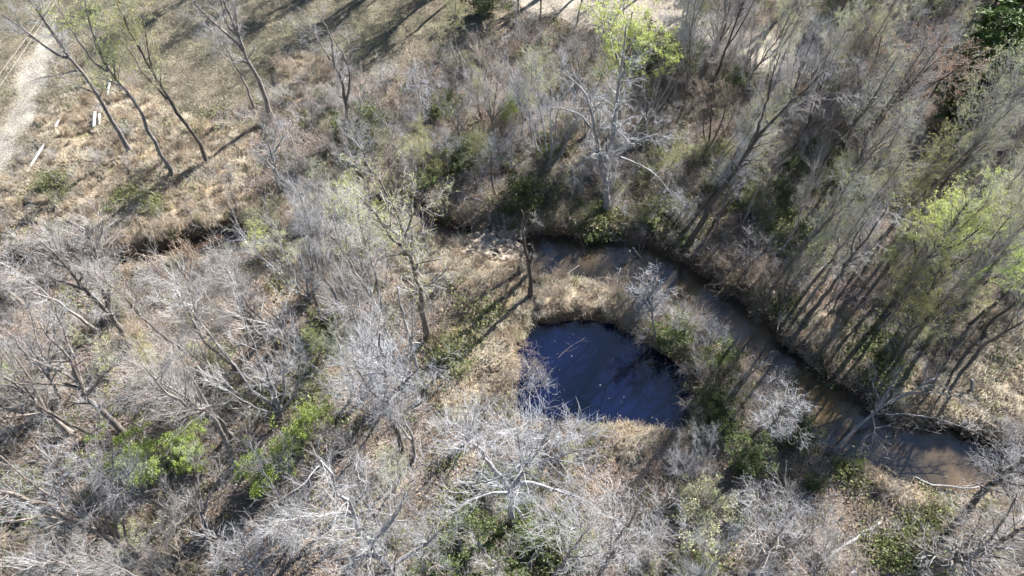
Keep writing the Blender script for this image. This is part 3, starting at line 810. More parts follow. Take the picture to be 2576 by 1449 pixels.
# left of the creek bend: yellow-green tree with dark trunk, white snag, twisted snag
hero('budding_trunk_tree', (1075, 850), [([(1075, 850), (1062, 770), (1045, 690), (1022, 620), (1000, 540), (960, 455)], .25, .04), ([(1030, 640), (980, 590), (930, 520), (870, 470)], .12, .03), ([(1018, 600), (1040, 540), (1070, 490)], .10, .03), ([(1020, 610), (960, 560), (900, 545)], .09, .02)],
     L3(60, 460, 3400, t0=.3, a=(30, 70)), (M['bark_dark'], M['twig']), 'thick dark trunk with pale yellow-green crown left of the rock bar', (M['bud'], 3800, .042, (.1, 1), .05, 1.4), seed=41)
hero('dead_snag', (1050, 935), [([(1050, 935), (1040, 890), (1028, 840), (1012, 790), (1000, 725)], .17, .05), ([(1027, 850), (1040, 843), (1056, 835)], .06, .035), ([(1022, 830), (1010, 822), (1000, 808)], .06, .03), ([(1032, 864), (1045, 862), (1058, 863)], .05, .03), ([(1028, 868), (1018, 880), (1006, 892)], .06, .045), ([(1036, 880), (1038, 890), (1037, 900)], .06, .05), ([(1014, 800), (1030, 790), (1048, 772)], .04, .015), ([(1040, 905), (1055, 915), (1070, 930)], .04, .012)],
     [lvl(14, (.6, 1), (40, 80), (.3, .8), tl=.3, K=4, up=0, jit=.2, rr=.5, rmin=.014), lvl(40, (.2, 1), (40, 80), (.2, .5), tl=.2, K=3, up=0, jit=.2, rr=.6, rmin=.010), lvl(80, (.2, 1), (40, 80), (.15, .35), tl=.2, K=3, up=0, jit=.2, rr=.6, rmin=.009)],
     (M['dead'], M['dead']), 'bleached dead snag with short broken branch stubs', seed=42)
hero('twisted_snag', (1336, 742), [([(1336, 742), (1334, 700), (1330, 660), (1322, 620), (1316, 590), (1322, 562), (1338, 535)], .20, .06), ([(1330, 670), (1338, 645), (1342, 628), (1338, 622)], .10, .05), ([(1318, 600), (1312, 570), (1318, 545), (1312, 528)], .10, .04), ([(1320, 590), (1334, 575), (1345, 560), (1350, 548)], .09, .04), ([(1336, 738), (1346, 752), (1362, 772)], .10, .03)],
     [lvl(16, (.3, 1), (40, 80), (.3, .9), tl=.3, K=4, up=0, jit=.25, rr=.45, rmin=.014), lvl(60, (.2, 1), (40, 80), (.25, .6), tl=.2, K=4, up=0, jit=.25, rr=.6, rmin=.010), lvl(120, (.2, 1), (40, 80), (.15, .4), tl=.2, K=3, up=0, jit=.2, rr=.6, rmin=.008)],
     (M['bark_dark'], M['twig']), 'twisted dark broken snag leaning over the creek beside the rocks', seed=43)
hero('stump', (1306, 698), [([(1306, 698), (1306, 685), (1305, 668)], .16, .13)], [lvl(3, (.5, 1), (40, 80), (.1, .3), K=4, rmin=.014), lvl(4, (.2, 1), (40, 80), (.1, .2), K=3, rmin=.010), lvl(5, (.2, 1), (40, 80), (.1, .2), K=3, rmin=.009)],
     (M['bark_dark'], M['bark_dark']), 'short dark stump left of the twisted snag', seed=44, cat='stump')
hero('white_dead_tree', (1648, 868), [([(1648, 868), (1645, 820), (1640, 760), (1645, 715), (1655, 680)], .13, .03), ([(1643, 790), (1620, 750), (1600, 730)], .07, .02), ([(1643, 780), (1670, 745), (1685, 725)], .07, .02), ([(1645, 800), (1670, 790), (1690, 770)], .06, .02), ([(1642, 760), (1625, 715), (1615, 695)], .05, .02)],
     L3(50, 330, 1500, t0=.25, a=(35, 75), l1=(.8, 1.7), l2=(.5, 1.0), l3=(.25, .55), up=.02, jit=.22, r=(.022, .015, .011)), (M['bark_pale'], M['twig_pale']), 'bleached white tree between the pond and the creek', seed=45)
hero('curved_pale_tree', (1884, 1112), [([(1884, 1112), (1905, 1085), (1935, 1065), (1962, 1045), (1985, 1000)], .15, .04), ([(1950, 1055), (1985, 1060), (2015, 1080)], .06, .02), ([(1955, 1050), (1940, 1010), (1930, 985)], .06, .02), ([(1965, 1040), (2000, 1015), (2020, 990)], .06, .02)],
     L3(54, 380, 2300, t0=.35, a=(35, 75), l1=(.9, 2.0), l2=(.5, 1.1), l3=(.25, .65), up=0, jit=.2), (M['bark_dark'], M['twig_pale']), 'small white-crowned tree with curved dark trunk beside the creek', seed=46)

# near trees
hero('near_big_tree', (1286, 1322), [([(1286, 1322), (1288, 1280), (1294, 1220), (1318, 1182), (1355, 1130), (1385, 1080)], .23, .035), ([(1290, 1250), (1262, 1200), (1205, 1135), (1155, 1085)], .15, .03), ([(1300, 1215), (1340, 1215), (1400, 1235), (1450, 1250)], .13, .03), ([(1290, 1240), (1240, 1240), (1180, 1260)], .10, .025), ([(1288, 1270), (1310, 1290), (1330, 1330)], .08, .02), ([(1300, 1210), (1310, 1150), (1300, 1080)], .10, .03), ([(1330, 1170), (1400, 1150), (1460, 1130)], .09, .02)],
     L3(110, 760, 6600, t0=.3, a=(24, 56), up=.05, jit=.14, r=(.014, .0085, .006)), (M['bark_pale'], M['twig_pale']), 'broad white-twigged tree with spreading limbs just below the pond', sides=12, seed=51)
hero('near_forked_tree', (985, 1470), [([(985, 1470), (975, 1425), (950, 1395), (905, 1320), (860, 1240), (810, 1160)], .17, .04), ([(985, 1430), (1020, 1400), (1070, 1370), (1120, 1320)], .15, .03), ([(930, 1370), (970, 1330), (1000, 1290), (1020, 1240)], .12, .03), ([(955, 1400), (900, 1400), (840, 1410)], .1, .025), ([(890, 1300), (850, 1290), (800, 1300)], .09, .02)],
     L3(80, 480, 3200, t0=.3, a=(24, 56), up=.05, jit=.14, r=(.014, .0085, .006)), (M['bark_pale'], M['twig']), 'pale crooked forked tree at the bottom edge left of centre', sides=12, seed=52)
hero('near_leaning_tree', (362, 1402), [([(362, 1402), (310, 1375), (240, 1335), (150, 1290), (60, 1255), (-60, 1215)], .25, .06), ([(305, 1372), (285, 1300), (280, 1230), (285, 1150), (275, 1080)], .10, .025), ([(290, 1365), (255, 1280), (225, 1200), (190, 1110)], .10, .025), ([(260, 1345), (200, 1260), (150, 1180), (90, 1120)], .10, .025), ([(230, 1330), (140, 1260), (60, 1200), (0, 1150)], .10, .025), ([(200, 1315), (120, 1300), (40, 1310), (-20, 1305)], .09, .02), ([(320, 1380), (310, 1310), (315, 1250), (320, 1190)], .08, .02)],
     L3(90, 460, 2600, t0=.3, a=(18, 42), up=.1, jit=.12), (M['bark'], M['twig']), 'large leaning trunk with a fan of upright stems at the lower left', sides=12, seed=53)
hero('vase_tree', (332, 876), [([(332, 876), (300, 825), (280, 790), (265, 745), (240, 710), (190, 640)], .24, .04), ([(284, 795), (255, 770), (205, 720), (150, 650), (90, 600)], .15, .03), ([(275, 775), (272, 720), (240, 640), (215, 570)], .11, .03), ([(240, 710), (240, 640), (260, 570)], .09, .02), ([(215, 730), (130, 700), (40, 670)], .09, .02)],
     L3(80, 520, 3200, t0=.35, a=(20, 48), up=.08, jit=.13), (M['bark'], M['twig']), 'wide fan-shaped bare tree below the upstream creek at the left', seed=54)
hero('spreading_tree', (1012, 1135), [([(1012, 1135), (996, 1085), (980, 1040), (972, 980), (960, 900), (950, 840)], .20, .04), ([(978, 1020), (930, 980), (900, 930)], .1, .025), ([(975, 1000), (1020, 960), (1060, 920)], .1, .025), ([(980, 1040), (1030, 1030), (1080, 1000)], .08, .02), ([(982, 1045), (930, 1040), (890, 1020)], .08, .02)],
     L3(84, 600, 4600, t0=.3, a=(26, 60), up=.04, jit=.15, r=(.014, .0085, .006)), (M['bark_dark'], M['twig_pale']), 'dense white-twigged tree left of the grassy pond shore', seed=55)
hero('dark_trunk_tree', (2432, 1298), [([(2432, 1298), (2470, 1235), (2530, 1190), (2600, 1140)], .24, .07), ([(2520, 1200), (2520, 1150), (2540, 1100)], .1, .025), ([(2540, 1185), (2580, 1190), (2640, 1200)], .08, .02)],
     L3(60, 420, 2600, t0=.4, a=(30, 75), jit=.2, up=0), (M['bark_dark'], M['twig_pale']), 'thick dark trunk with white spreading branches at the right end of the creek', seed=56)
hero('dark_trunk_tree', (2300, 1462), [([(2300, 1462), (2350, 1435), (2420, 1405), (2500, 1370), (2600, 1320)], .26, .07), ([(2325, 1450), (2330, 1400), (2350, 1350)], .12, .03), ([(2420, 1400), (2450, 1340), (2470, 1290)], .08, .02), ([(2480, 1375), (2530, 1300), (2560, 1240)], .08, .02)],
     L3(80, 460, 2700, t0=.3, a=(30, 70), jit=.18, up=.03), (M['bark_dark'], M['twig']), 'dark low forking trunk in the bottom right corner', seed=57)
hero('pale_tree', (1890, 1448), [([(1890, 1448), (1915, 1410), (1935, 1385), (1965, 1340), (1990, 1270)], .17, .03), ([(1925, 1395), (1905, 1340), (1910, 1260)], .09, .02), ([(1935, 1388), (2000, 1370), (2050, 1340)], .08, .02)],
     L3(60, 380, 2000, t0=.3, a=(28, 62), jit=.18, up=.04), (M['bark'], M['twig_pale']), 'pale forked tree at the bottom edge right of centre', seed=58)
hero('pale_tree', (1500, 1462), [([(1500, 1462), (1530, 1405), (1555, 1365), (1575, 1325), (1605, 1280)], .17, .03), ([(1550, 1372), (1590, 1365), (1630, 1370)], .06, .02), ([(1560, 1355), (1545, 1310), (1540, 1270)], .07, .02)],
     L3(60, 380, 2000, t0=.3, a=(28, 62), jit=.16, up=.05), (M['bark'], M['twig_pale']), 'pale fine-twigged tree at the bottom edge, right of the green shrubs', seed=59)
hero('pale_tree', (1392, 1450), [([(1392, 1450), (1420, 1410), (1448, 1372), (1475, 1335)], .13, .03), ([(1425, 1400), (1470, 1400), (1510, 1390)], .06, .02), ([(1430, 1395), (1410, 1350), (1400, 1310)], .06, .02)],
     L3(46, 300, 1700, t0=.3, a=(28, 62), jit=.16, up=.05), (M['bark'], M['twig_pale']), 'small pale tree at the bottom edge beside the green shrubs', seed=60)

# the dead tree that hangs over the creek on the right
hero('fallen_dead_tree', (2092, 1142), [([(2092, 1142, 0), (2130, 1097, .8), (2180, 1053, 1.4), (2240, 1010, 2.0), (2300, 980, 2.5), (2370, 942, 3.2)], .12, .04),
      ([(2235, 1013, 1.9), (2290, 990, 2.3), (2350, 988, 2.3), (2430, 1002, 2.0)], .065, .02), ([(2225, 1042, 1.6), (2290, 1044, 1.6), (2370, 1057, 1.3), (2460, 1088, .8)], .06, .018), ([(2200, 1037, 1.7), (2230, 988, 2.6), (2265, 934, 3.4), (2300, 896, 4)], .08, .025),
      ([(2195, 1047, 1.5), (2200, 1077, 1.2), (2195, 1102, .8), (2190, 1137, .2)], .045, .02), ([(2200, 1077, 1.2), (2225, 1072, 1.1), (2250, 1064, 1.0)], .03, .014), ([(2198, 1087, 1.0), (2222, 1107, .7), (2248, 1122, .5)], .03, .014), ([(2198, 1087, 1.0), (2175, 1102, .8), (2160, 1132, .4)], .03, .014), ([(2212, 1004, 2.2), (2195, 964, 2.9), (2205, 939, 3.2), (2190, 909, 3.7)], .05, .02), ([(2300, 980, 2.5), (2360, 970, 2.5), (2430, 1012, 1.9), (2480, 1042, 1.2)], .045, .012),
      ([(2260, 1042, 1.6), (2300, 1062, 1.2), (2320, 1080, .8)], .035, .012), ([(2320, 1046, 1.5), (2350, 1075, 1.0), (2362, 1095, .6)], .035, .012), ([(2200, 1085, 1.0), (2215, 1120, .5), (2220, 1150, .1)], .03, .012)],
     L3(60, 260, 520, t0=.3, a=(20, 55), l1=(.7, 1.8), l2=(.4, 1.0), l3=(.25, .6), up=-.04, jit=.14, r=(.02, .014, .010)), (M['dead_grey'], M['dead']), 'dead tree leaning across the creek with long bleached limbs', seed=61)

# ------------------------------------------------------------------ more trees with a trunk of their own in view
for k, bx, by, tx, ty, wd, lb in (
    ('slender', 592, 1168, 345, 880, .9, 'long thin grey trunk ending beside the bright green hollies, lower left'),
    ('slender', 234, 1098, -20, 930, 1.0, 'straight pale trunk slanting off the left edge above the leaning tree'),
    ('spread', 312, 1093, 90, 830, .9, 'crooked pale trunk left of the left-hand holly'),
    ('slender', 700, 878, 555, 640, 1.0, 'grey straight tree in the middle of the left woods'),
    ('vase', 710, 1058, 600, 830, 1.2, 'dense white fan-shaped tree above the right-hand holly'),
    ('slender', 816, 815, 755, 540, .9, 'thin white-barked tree left of the budding trunk'),
    ('vase', 884, 802, 850, 600, .9, 'dark many-stemmed tree in the left woods near the snag'),
    ('spread', 943, 466, 880, 290, .8, 'white tangled tree in front of the thicket, above the creek'),
    ('spread', 702, 486, 665, 290, .7, 'white tangled tree at the edge of the tan grass'),
    ('slender', 598, 578, 572, 440, .7, 'thin tree beside the upstream creek'),
    ('bud_pale', 1340, 360, 1330, 150, 1.0, 'pale green fine tree left of the big pale tree'),
    ('vase', 1385, 430, 1380, 170, 1.0, 'brown fine-twigged tree left of the big pale tree'),
    ('slender', 1296, 62, 1302, -160, 1.0, 'dark straight trunk at the road edge, leftmost of three at the top'),
    ('slender', 1358, 62, 1366, -150, .9, 'dark straight trunk at the road edge, middle of three at the top'),
    ('slender', 1444, 84, 1500, -150, .9, 'dark leaning trunk at the road edge, rightmost of three at the top'),
    ('conifer', 2475, 330, 2525, 20, 1.5, 'large dark evergreen in the top right corner'),
    ('conifer', 2570, 290, 2640, -10, 1.5, 'dark evergreen partly cut by the right edge at the top'),
    ('conifer', 2560, 60, 2620, -160, 1.6, 'dark evergreen behind the corner evergreens'),
    ('vase', 2040, 470, 2060, 330, .9, 'blue-white bare tree in the middle of the right woods'),
    ('spread', 2205, 560, 2215, 470, .8, 'small pale broken tree in the right woods'),
    ('vase', 1885, 225, 1880, 90, 1.0, 'small olive-brown tree beside the pale dirt at the top'),
    ('bud_pale', 1985, 200, 1990, 60, 1.0, 'pale green tree right of the pale dirt at the top'),
    ('vase', 1240, 330, 1235, 180, 1.2, 'brown brushy tree in the thicket centre'),
    ('spread', 1290, 480, 1285, 330, .6, 'small white twisted tree in the thicket'),
    ('vase', 760, 1330, 760, 1150, 1.1, 'white fine tree right of the dark shadows, lower left'),
    ('vase', 520, 1330, 480, 1180, 1.2, 'low white bushy tree below the left-hand holly'),
    ('spread', 640, 1470, 590, 1340, .9, 'white-twigged tree at the bottom edge of the left woods'),
    ('vase', 420, 1470, 360, 1330, .8, 'white-twigged tree at the bottom edge in front of the leaning trunk'),
    ('vase', 640, 840, 560, 690, 1.0, 'grey fan-shaped tree below the upstream creek'),
    ('bud_pale', 880, 1010, 860, 840, 1.0, 'pale green tree left of the dense white tree'),
    ('vase', 780, 760, 740, 560, 1.2, 'wide grey fan-shaped tree left of the thick budding trunk'),
    ('bud_olive', 420, 980, 340, 860, 1.0, 'yellowish fine tree in the left woods'),
    ('slender', 560, 1010, 440, 800, .9, 'grey tree above the hollies in the left woods'),
    ('vase', 150, 1000, 30, 760, 1.0, 'grey fan-shaped tree at the left edge'),
    ('spread', 170, 1470, 60, 1400, .9, 'pale crooked tree in the bottom left corner'),
    ('vase', 1745, 1230, 1760, 1120, .9, 'small white tree below the pond, right'),
    ('vase', 2040, 1470, 2080, 1330, .9, 'pale tree at the bottom edge, left of the fallen trunk'),
    ('vase', 1760, 1470, 1780, 1340, .9, 'grey fine tree at the bottom edge below the pond'),
    ('spread', 1780, 900, 1800, 800, .75, 'brown bushy tree on the spit between pond and creek'),
    ('vase', 1720, 860, 1730, 770, .9, 'brown fine tree on the spit nearest the creek'),
    ('vase', 1755, 960, 1775, 880, .9, 'white fine tree at the right shore of the pond'),
    ('sapling', 1325, 960, 1318, 880, 1.0, 'white sapling at the left shore of the pond'),
    ('sapling', 1340, 1000, 1335, 920, 1.0, 'white sapling leaning over the left pond shore'),
    ('bud', 2450, 640, 2500, 480, 1.2, 'yellow-green tree at the right edge above the green crown'),
    ('bud', 2290, 640, 2330, 560, 1.0, 'small yellow-green tree in the right woods'),
    ('slender', 2420, 560, 2500, 430, 1.0, 'blue-grey bare tree near the right edge'),
    ('slender', 2130, 640, 2190, 520, 1.0, 'blue-grey slanting tree in the right woods'),
    ('slender', 1960, 640, 2060, 440, .9, 'grey slanting tree on the outer bank of the bend'),
    ('slender', 2090, 760, 2180, 600, .8, 'thin slanting tree behind the outer bank of the bend'),
    ('slender', 1870, 560, 1960, 380, .8, 'thin dark slanting tree above the creek bend'),
    ('bud', 500, 590, 490, 540, 1.0, 'small pale yellow shrub-like tree in the upstream creek'),
    ('bud', 640, 660, 630, 570, 1.1, 'small bright yellow-green tree by the upstream creek'),
    ('bud_pale', 830, 560, 790, 420, 1.1, 'pale yellow-green fine tree above the upstream creek'),
    ('bud_pale', 930, 720, 900, 560, 1.0, 'pale budding tree left of the thick dark trunk'),
    ('bud', 905, 640, 870, 480, 1.0, 'yellow-green tree above the left end of the rock bar'),
    ('bud', 990, 700, 965, 540, .8, 'slim yellow-green tree against the thick dark trunk'),
    ('bud', 820, 920, 800, 830, 1.1, 'low yellow-green tree in the left woods'),
    ('bud_pale', 1000, 1290, 985, 1160, .9, 'pale green fine tree below the dense white tree'),
    ('bud_pale', 1370, 300, 1375, 110, 1.0, 'tall pale green tree at the back of the thicket'),
    ('bud', 2100, 520, 2150, 400, .9, 'yellow-green tree in the middle of the right woods'),
    ('bud', 2190, 700, 2250, 600, .9, 'yellow-green tree left of the thick dark trunk on the right'),
    ('redbud', 2290, 345, 2335, 190, .8, 'rusty-budded tree right of the dark forked trunk'),
    ('redbud', 2390, 300, 2450, 150, .7, 'rusty-budded tree just left of the corner evergreen'),
    ('redbud', 2480, 330, 2540, 190, .8, 'rusty-budded tree below the dark evergreen'),
    ('redbud', 1300, 300, 1300, 160, .5, 'small orange-tinged tree at the back of the thicket')):
    tree(k, bx, by, tx, ty, wide=wd, label=lb)

for bx, by, hh, wd, kind, lb in (
    (350, 1160, 3.0, 1.1, 'holly', 'bright green holly bush, left part of the left clump'), (430, 1150, 3.2, 1.15, 'holly', 'bright green holly bush, middle of the left clump'), (500, 1155, 2.8, 1.0, 'holly', 'bright green holly bush, right end of the left clump'),
    (690, 1170, 3.3, 1.1, 'holly', 'bright green holly tree above the long dark shadows'), (770, 1100, 3.0, 1.0, 'holly', 'bright green holly bush, upper right of the right clump'),
    (1235, 1445, 2.6, 1.2, 'green_shrub', 'round dark green shrub at the bottom edge'), (1118, 1462, 3.0, 1.1, 'green_shrub', 'dark green shrub at the bottom edge, left of the round one'),
    (1205, 1345, 2.6, 1.1, 'green_shrub', 'green shrub under the broad tree, left'), (1390, 1365, 2.4, 1.2, 'green_shrub', 'green shrub under the broad tree, right'), (1310, 1350, 2.4, 1.2, 'green_shrub', 'green shrub under the broad tree, middle'),
    (1865, 1175, 2.8, 1.1, 'green_shrub', 'green bush between the pond and the white-crowned tree'), (1770, 1320, 3.4, 1.2, 'yellow_shrub', 'yellow-green bush below the pond'), (1745, 985, 1.6, 1.4, 'brush', 'grey brush overhanging the right shore of the pond'), (1725, 935, 1.5, 1.4, 'brush', 'grey brush at the upper right corner of the pond'), (1745, 1045, 1.5, 1.4, 'brush', 'grey brush at the lower right corner of the pond'), (1612, 862, 1.6, 1.3, 'brush', 'grey brush on the far shore of the pond'), (2155, 1166, .9, 1.0, 'holly', 'small bright green bush on the near creek bank'),
    (1490, 592, 1.7, 1.5, 'green_shrub', 'wide green bush overhanging the creek'), (1432, 580, 1.2, 1.3, 'green_shrub', 'green bush at the head of the creek pool'), (1320, 525, 3.2, 1.0, 'green_shrub', 'green bush above the rocks'),
    (1278, 310, 3.2, .8, 'holly', 'bright green slim bush in the thicket'), (1165, 430, 2.4, 1.2, 'green_shrub', 'dark green bush in the thicket, left'), (1200, 395, 2.4, 1.0, 'green_shrub', 'dark green bush in the thicket, right'),
    (2380, 590, 3.6, 1.2, 'holly', 'bright green bush in the right woods'), (930, 330, 3.0, 1.1, 'green_shrub', 'green bush at the left of the thicket'), (1215, 40, 3.6, 1.2, 'green_shrub', 'green bush at the left end of the pale road'),
    (1690, 180, 4.4, 1.2, 'green_shrub', 'dark green bush right of the bright leafing tree'), (150, 480, 1.6, 1.6, 'under_shrub', 'low green shrub in the tan grass, left'), (400, 520, 1.4, 1.8, 'under_shrub', 'low green shrub in the tan grass above the upstream creek'),
    (1150, 910, 1.8, 1.3, 'under_shrub', 'grey-green shrub left of the grassy pond shore'), (2080, 960, 1.7, 1.4, 'green_shrub', 'dark green bush on the outer creek bank'), (1800, 1020, 1.8, 1.3, 'green_shrub', 'dark green bush between pond and creek'),
    (1240, 1215, 2.0, 1.0, 'green_shrub', 'green bush under the left limb of the broad tree'), (20, 960, 2.6, 1.0, 'holly', 'green bush at the left edge')):
    tree(kind, bx, by, h=hh, wide=wd, label=lb, cat='shrub')

# ------------------------------------------------------------------ the rest of the woods
HEROES = [(r['px'], r['py']) for r in REG]

def in_px(px, py, poly): return float(sdist(np.array([px]), np.array([py]), np.array(poly, float))[0]) < 0

OPEN = [[(2360, 120), (2660, 60), (2660, 420), (2420, 420)], [(2140, 330), (2430, 330), (2420, 500), (2160, 480)], [(270, 1040), (560, 1040), (560, 1230), (270, 1230)], [(600, 1020), (850, 1020), (850, 1230), (600, 1230)], [(300, 640), (650, 620), (650, 800), (330, 810)], [(1430, 1060), (1790, 1080), (1770, 1200), (1640, 1290), (1480, 1270)], [(560, 1180), (760, 1180), (720, 1330), (560, 1330)], [(2040, 1200), (2300, 1230), (2420, 1330), (2250, 1400), (2060, 1330)],
        [(1080, 1080), (1200, 1130), (1150, 1330), (1060, 1250)], [(1090, 600), (1340, 560), (1340, 760), (1090, 760)], [(2020, 780), (2160, 760), (2180, 900), (2030, 920)]]

def fill(kind, poly, n, h, wide=(.85, 1.2), gap=30, avoid_water=1.3):
    poly = np.array(poly, float); lo = poly.min(0); hi = poly.max(0); done = 0
    mine = []
    for _ in range(n * 40):
        if done >= n: break
        px = rnd.uniform(lo[0], hi[0]); py = rnd.uniform(lo[1], hi[1])
        if not in_px(px, py, poly): continue
        if any(in_px(px, py, q) for q in OPEN): continue
        sc_ = .7 + py / 1449 * .6
        if any((px - a) ** 2 + (py - b) ** 2 < (gap * sc_) ** 2 for a, b in mine): continue
        b = at(px, py)
        d = min(float(sdist(b[0], b[1], CREEK)), float(sdist(b[0], b[1], CREEK2)), float(sdist(b[0], b[1], POND)))
        if d < avoid_water: continue
        if float(sdist(b[0], b[1], TRACK)) < .6 or float(sdist(b[0], b[1], ROADS[0])) < .4 or float(sdist(b[0], b[1], ROADS[1])) < .4: continue
        mine.append((px, py))
        k = kind if isinstance(kind, str) else rnd.choice(kind)
        tree(k, px, py, h=rnd.uniform(*h), wide=rnd.uniform(*wide), cat='shrub' if k in ('brush', 'green_shrub', 'under_shrub', 'yellow_shrub', 'holly') else 'tree')
        done += 1

LEFTW = [(-120, 740), (300, 700), (620, 650), (900, 650), (1010, 720), (1020, 900), (1080, 1120), (1080, 1490), (-120, 1490)]
THICK = [(720, 330), (860, 220), (1000, 210), (1240, 140), (1500, 180), (1640, 240), (1700, 420), (1660, 540), (1500, 560), (1380, 480), (1230, 540), (1080, 520), (900, 460), (720, 440)]
RIGHTW = [(1660, 240), (1800, 160), (2000, 210), (2200, 60), (2640, 200), (2660, 720), (2420, 760), (2260, 900), (2120, 780), (1990, 850), (1900, 760), (1760, 640), (1680, 560)]
TOPR = [(1640, 20), (1900, 60), (2100, 140), (2440, 80), (2600, 20), (2640, -90), (1560, -90)]
NEAR = [(1100, 1100), (1300, 1080), (1440, 1120), (1640, 1110), (1740, 1100), (1830, 1060), (1900, 1160), (2100, 1200), (2240, 1290), (2600, 1330), (2600, 1490), (1090, 1490)]
SPIT = [(1650, 800), (1700, 790), (1790, 880), (1880, 960), (1960, 1040), (2020, 1110), (1850, 1110), (1760, 1050), (1740, 960), (1660, 880)]
fill(['slender', 'vase', 'slender'], LEFTW, 24, (10, 14.5), (.75, 1.0), 70)
fill('sapling', LEFTW, 12, (4, 7), (.8, 1.1), 60)
fill('brush', LEFTW, 16, (1.2, 2.4), (.9, 1.4), 45)
fill(['under_shrub', 'yellow_shrub'], LEFTW, 14, (1.0, 2.0), (.9, 1.4), 60)
fill(['vase', 'bud_olive', 'slender', 'bud_pale', 'vase'], THICK, 20, (5.5, 9), gap=52)
fill('sapling', THICK, 26, (3, 5.5), (1, 1.4), 36)
fill('brush', THICK, 30, (1.6, 3.0), (1, 1.5), 32)
fill(['under_shrub', 'green_shrub', 'under_shrub', 'yellow_shrub'], THICK, 26, (1.2, 2.2), (1, 1.5), 45)
fill(['dark_slender', 'slender', 'dark_slender', 'bud_pale', 'slender', 'dark_slender', 'bud_olive', 'slender'], RIGHTW, 54, (10, 16), (.75, 1.05), 44)
fill('sapling', RIGHTW, 16, (3.5, 6), (.9, 1.2), 50)
fill('brush', RIGHTW, 24, (1.4, 2.6), (1, 1.5), 44)
fill(['under_shrub', 'green_shrub', 'under_shrub', 'yellow_shrub'], RIGHTW, 36, (1.0, 2.0), (1, 1.5), 44)
fill(['vase', 'dark_slender', 'bud_olive', 'bud_pale'], TOPR, 22, (9, 14), (.9, 1.2), 52)
fill(['brush', 'green_shrub'], TOPR, 18, (1.8, 3.2), (1, 1.5), 50)
ROADSIDE = [(1500, 85), (1640, 100), (1800, 130), (1880, 165), (1880, 230), (1760, 220), (1600, 180), (1500, 150)]
fill(['vase', 'sapling', 'slender'], ROADSIDE, 9, (5, 8), (1, 1.3), 45)
fill(['brush', 'green_shrub', 'brush'], ROADSIDE, 10, (2, 3.4), (1, 1.5), 35)
fill(['vase', 'slender'], [(1990, 190), (2120, 230), (2200, 160), (2260, 240), (2100, 330), (1980, 260)], 7, (7, 10), (1, 1.3), 40)
fill('brush', [(80, 630), (330, 610), (330, 700), (80, 710)], 8, (1.2, 2.0), (1, 1.5), 30, .1)
fill(['brush', 'brush', 'yellow_shrub'], [(610, 560), (900, 530), (960, 620), (640, 670)], 12, (1.2, 2.2), (1, 1.5), 30, .1)
fill('brush', [(60, 430), (260, 330), (600, 380), (590, 520), (300, 560), (60, 530)], 9, (.8, 1.5), (1, 1.6), 60)
fill('brush', [(700, 170), (1000, 190), (1010, 330), (720, 340)], 12, (1.2, 2.2), (1, 1.6), 45)
fill(['vase', 'spread'], NEAR, 5, (4.5, 7), (.9, 1.2), 120)
fill('sapling', NEAR, 9, (2.5, 4.5), (.9, 1.3), 70)
fill('brush', NEAR, 16, (1, 2.2), (.9, 1.4), 45)
fill(['under_shrub', 'yellow_shrub', 'green_shrub'], NEAR, 12, (.9, 1.8), (.9, 1.3), 70)
fill('brush', SPIT, 10, (1.2, 2.2), (.9, 1.4), 20, .4)
fill(['under_shrub', 'green_shrub'], SPIT, 7, (1.2, 2.2), (.9, 1.4), 30, .4)
fill('sapling', SPIT, 4, (3, 5), (.9, 1.3), 30, .4)
# trees past the top edge, whose shadows fall on the meadow and the road
for i, (x, y, hh) in enumerate(((1010, -70, 15), (900, -90, 14), (1120, -40, 14), (1210, -60, 16), (760, -80, 13), (640, -110, 14), (1420, -70, 15), (1560, -100, 15), (1690, -60, 13), (1050, -150, 16), (1300, -140, 16), (840, -170, 15), (700, -40, 9), (960, -25, 13), (1085, -95, 15), (1160, -18, 13), (560, -60, 12), (480, -90, 13), (1010, -200, 16), (1170, -170, 16), (1380, -20, 13))):
    tree('slender', x, y, h=hh, wide=1.1)

# ------------------------------------------------------------------ labels for those
ORD = ['first', 'second', 'third', 'fourth', 'fifth', 'sixth', 'seventh', 'eighth', 'ninth', 'tenth', 'eleventh', 'twelfth', 'thirteenth', 'fourteenth', 'fifteenth', 'sixteenth', 'seventeenth', 'eighteenth', 'nineteenth', 'twentieth',
       'twenty-first', 'twenty-second', 'twenty-third', 'twenty-fourth', 'twenty-fifth', 'twenty-sixth', 'twenty-seventh', 'twenty-eighth', 'twenty-ninth', 'thirtieth']
LOOK = dict(dark_slender='tall dark-trunked tree', slender='slender bare grey tree', vase='bare fan-shaped grey tree', spread='bare pale crooked tree', bud='yellow-green budding tree', bud_olive='olive budding tree', bud_pale='pale green budding tree',
            redbud='rusty-budded tree', sapling='thin bare sapling', brush='bare brushy shrub', green_shrub='dark green leafy shrub', under_shrub='low dull green shrub', holly='bright green bush', yellow_shrub='pale yellow-green shrub', conifer='dark conifer')
GRP = dict(dark_slender='dark-trunked trees of the woods', slender='slender bare trees of the woods', vase='fan-shaped bare trees of the woods', spread='pale crooked trees of the woods', bud='budding trees', bud_olive='budding trees', bud_pale='budding trees', redbud='rusty-budded trees',
           sapling='saplings under the trees', brush='bare shrubs under the trees', green_shrub='evergreen shrubs', under_shrub='low leafy shrubs', holly='hollies', yellow_shrub='budding shrubs', conifer='conifers')
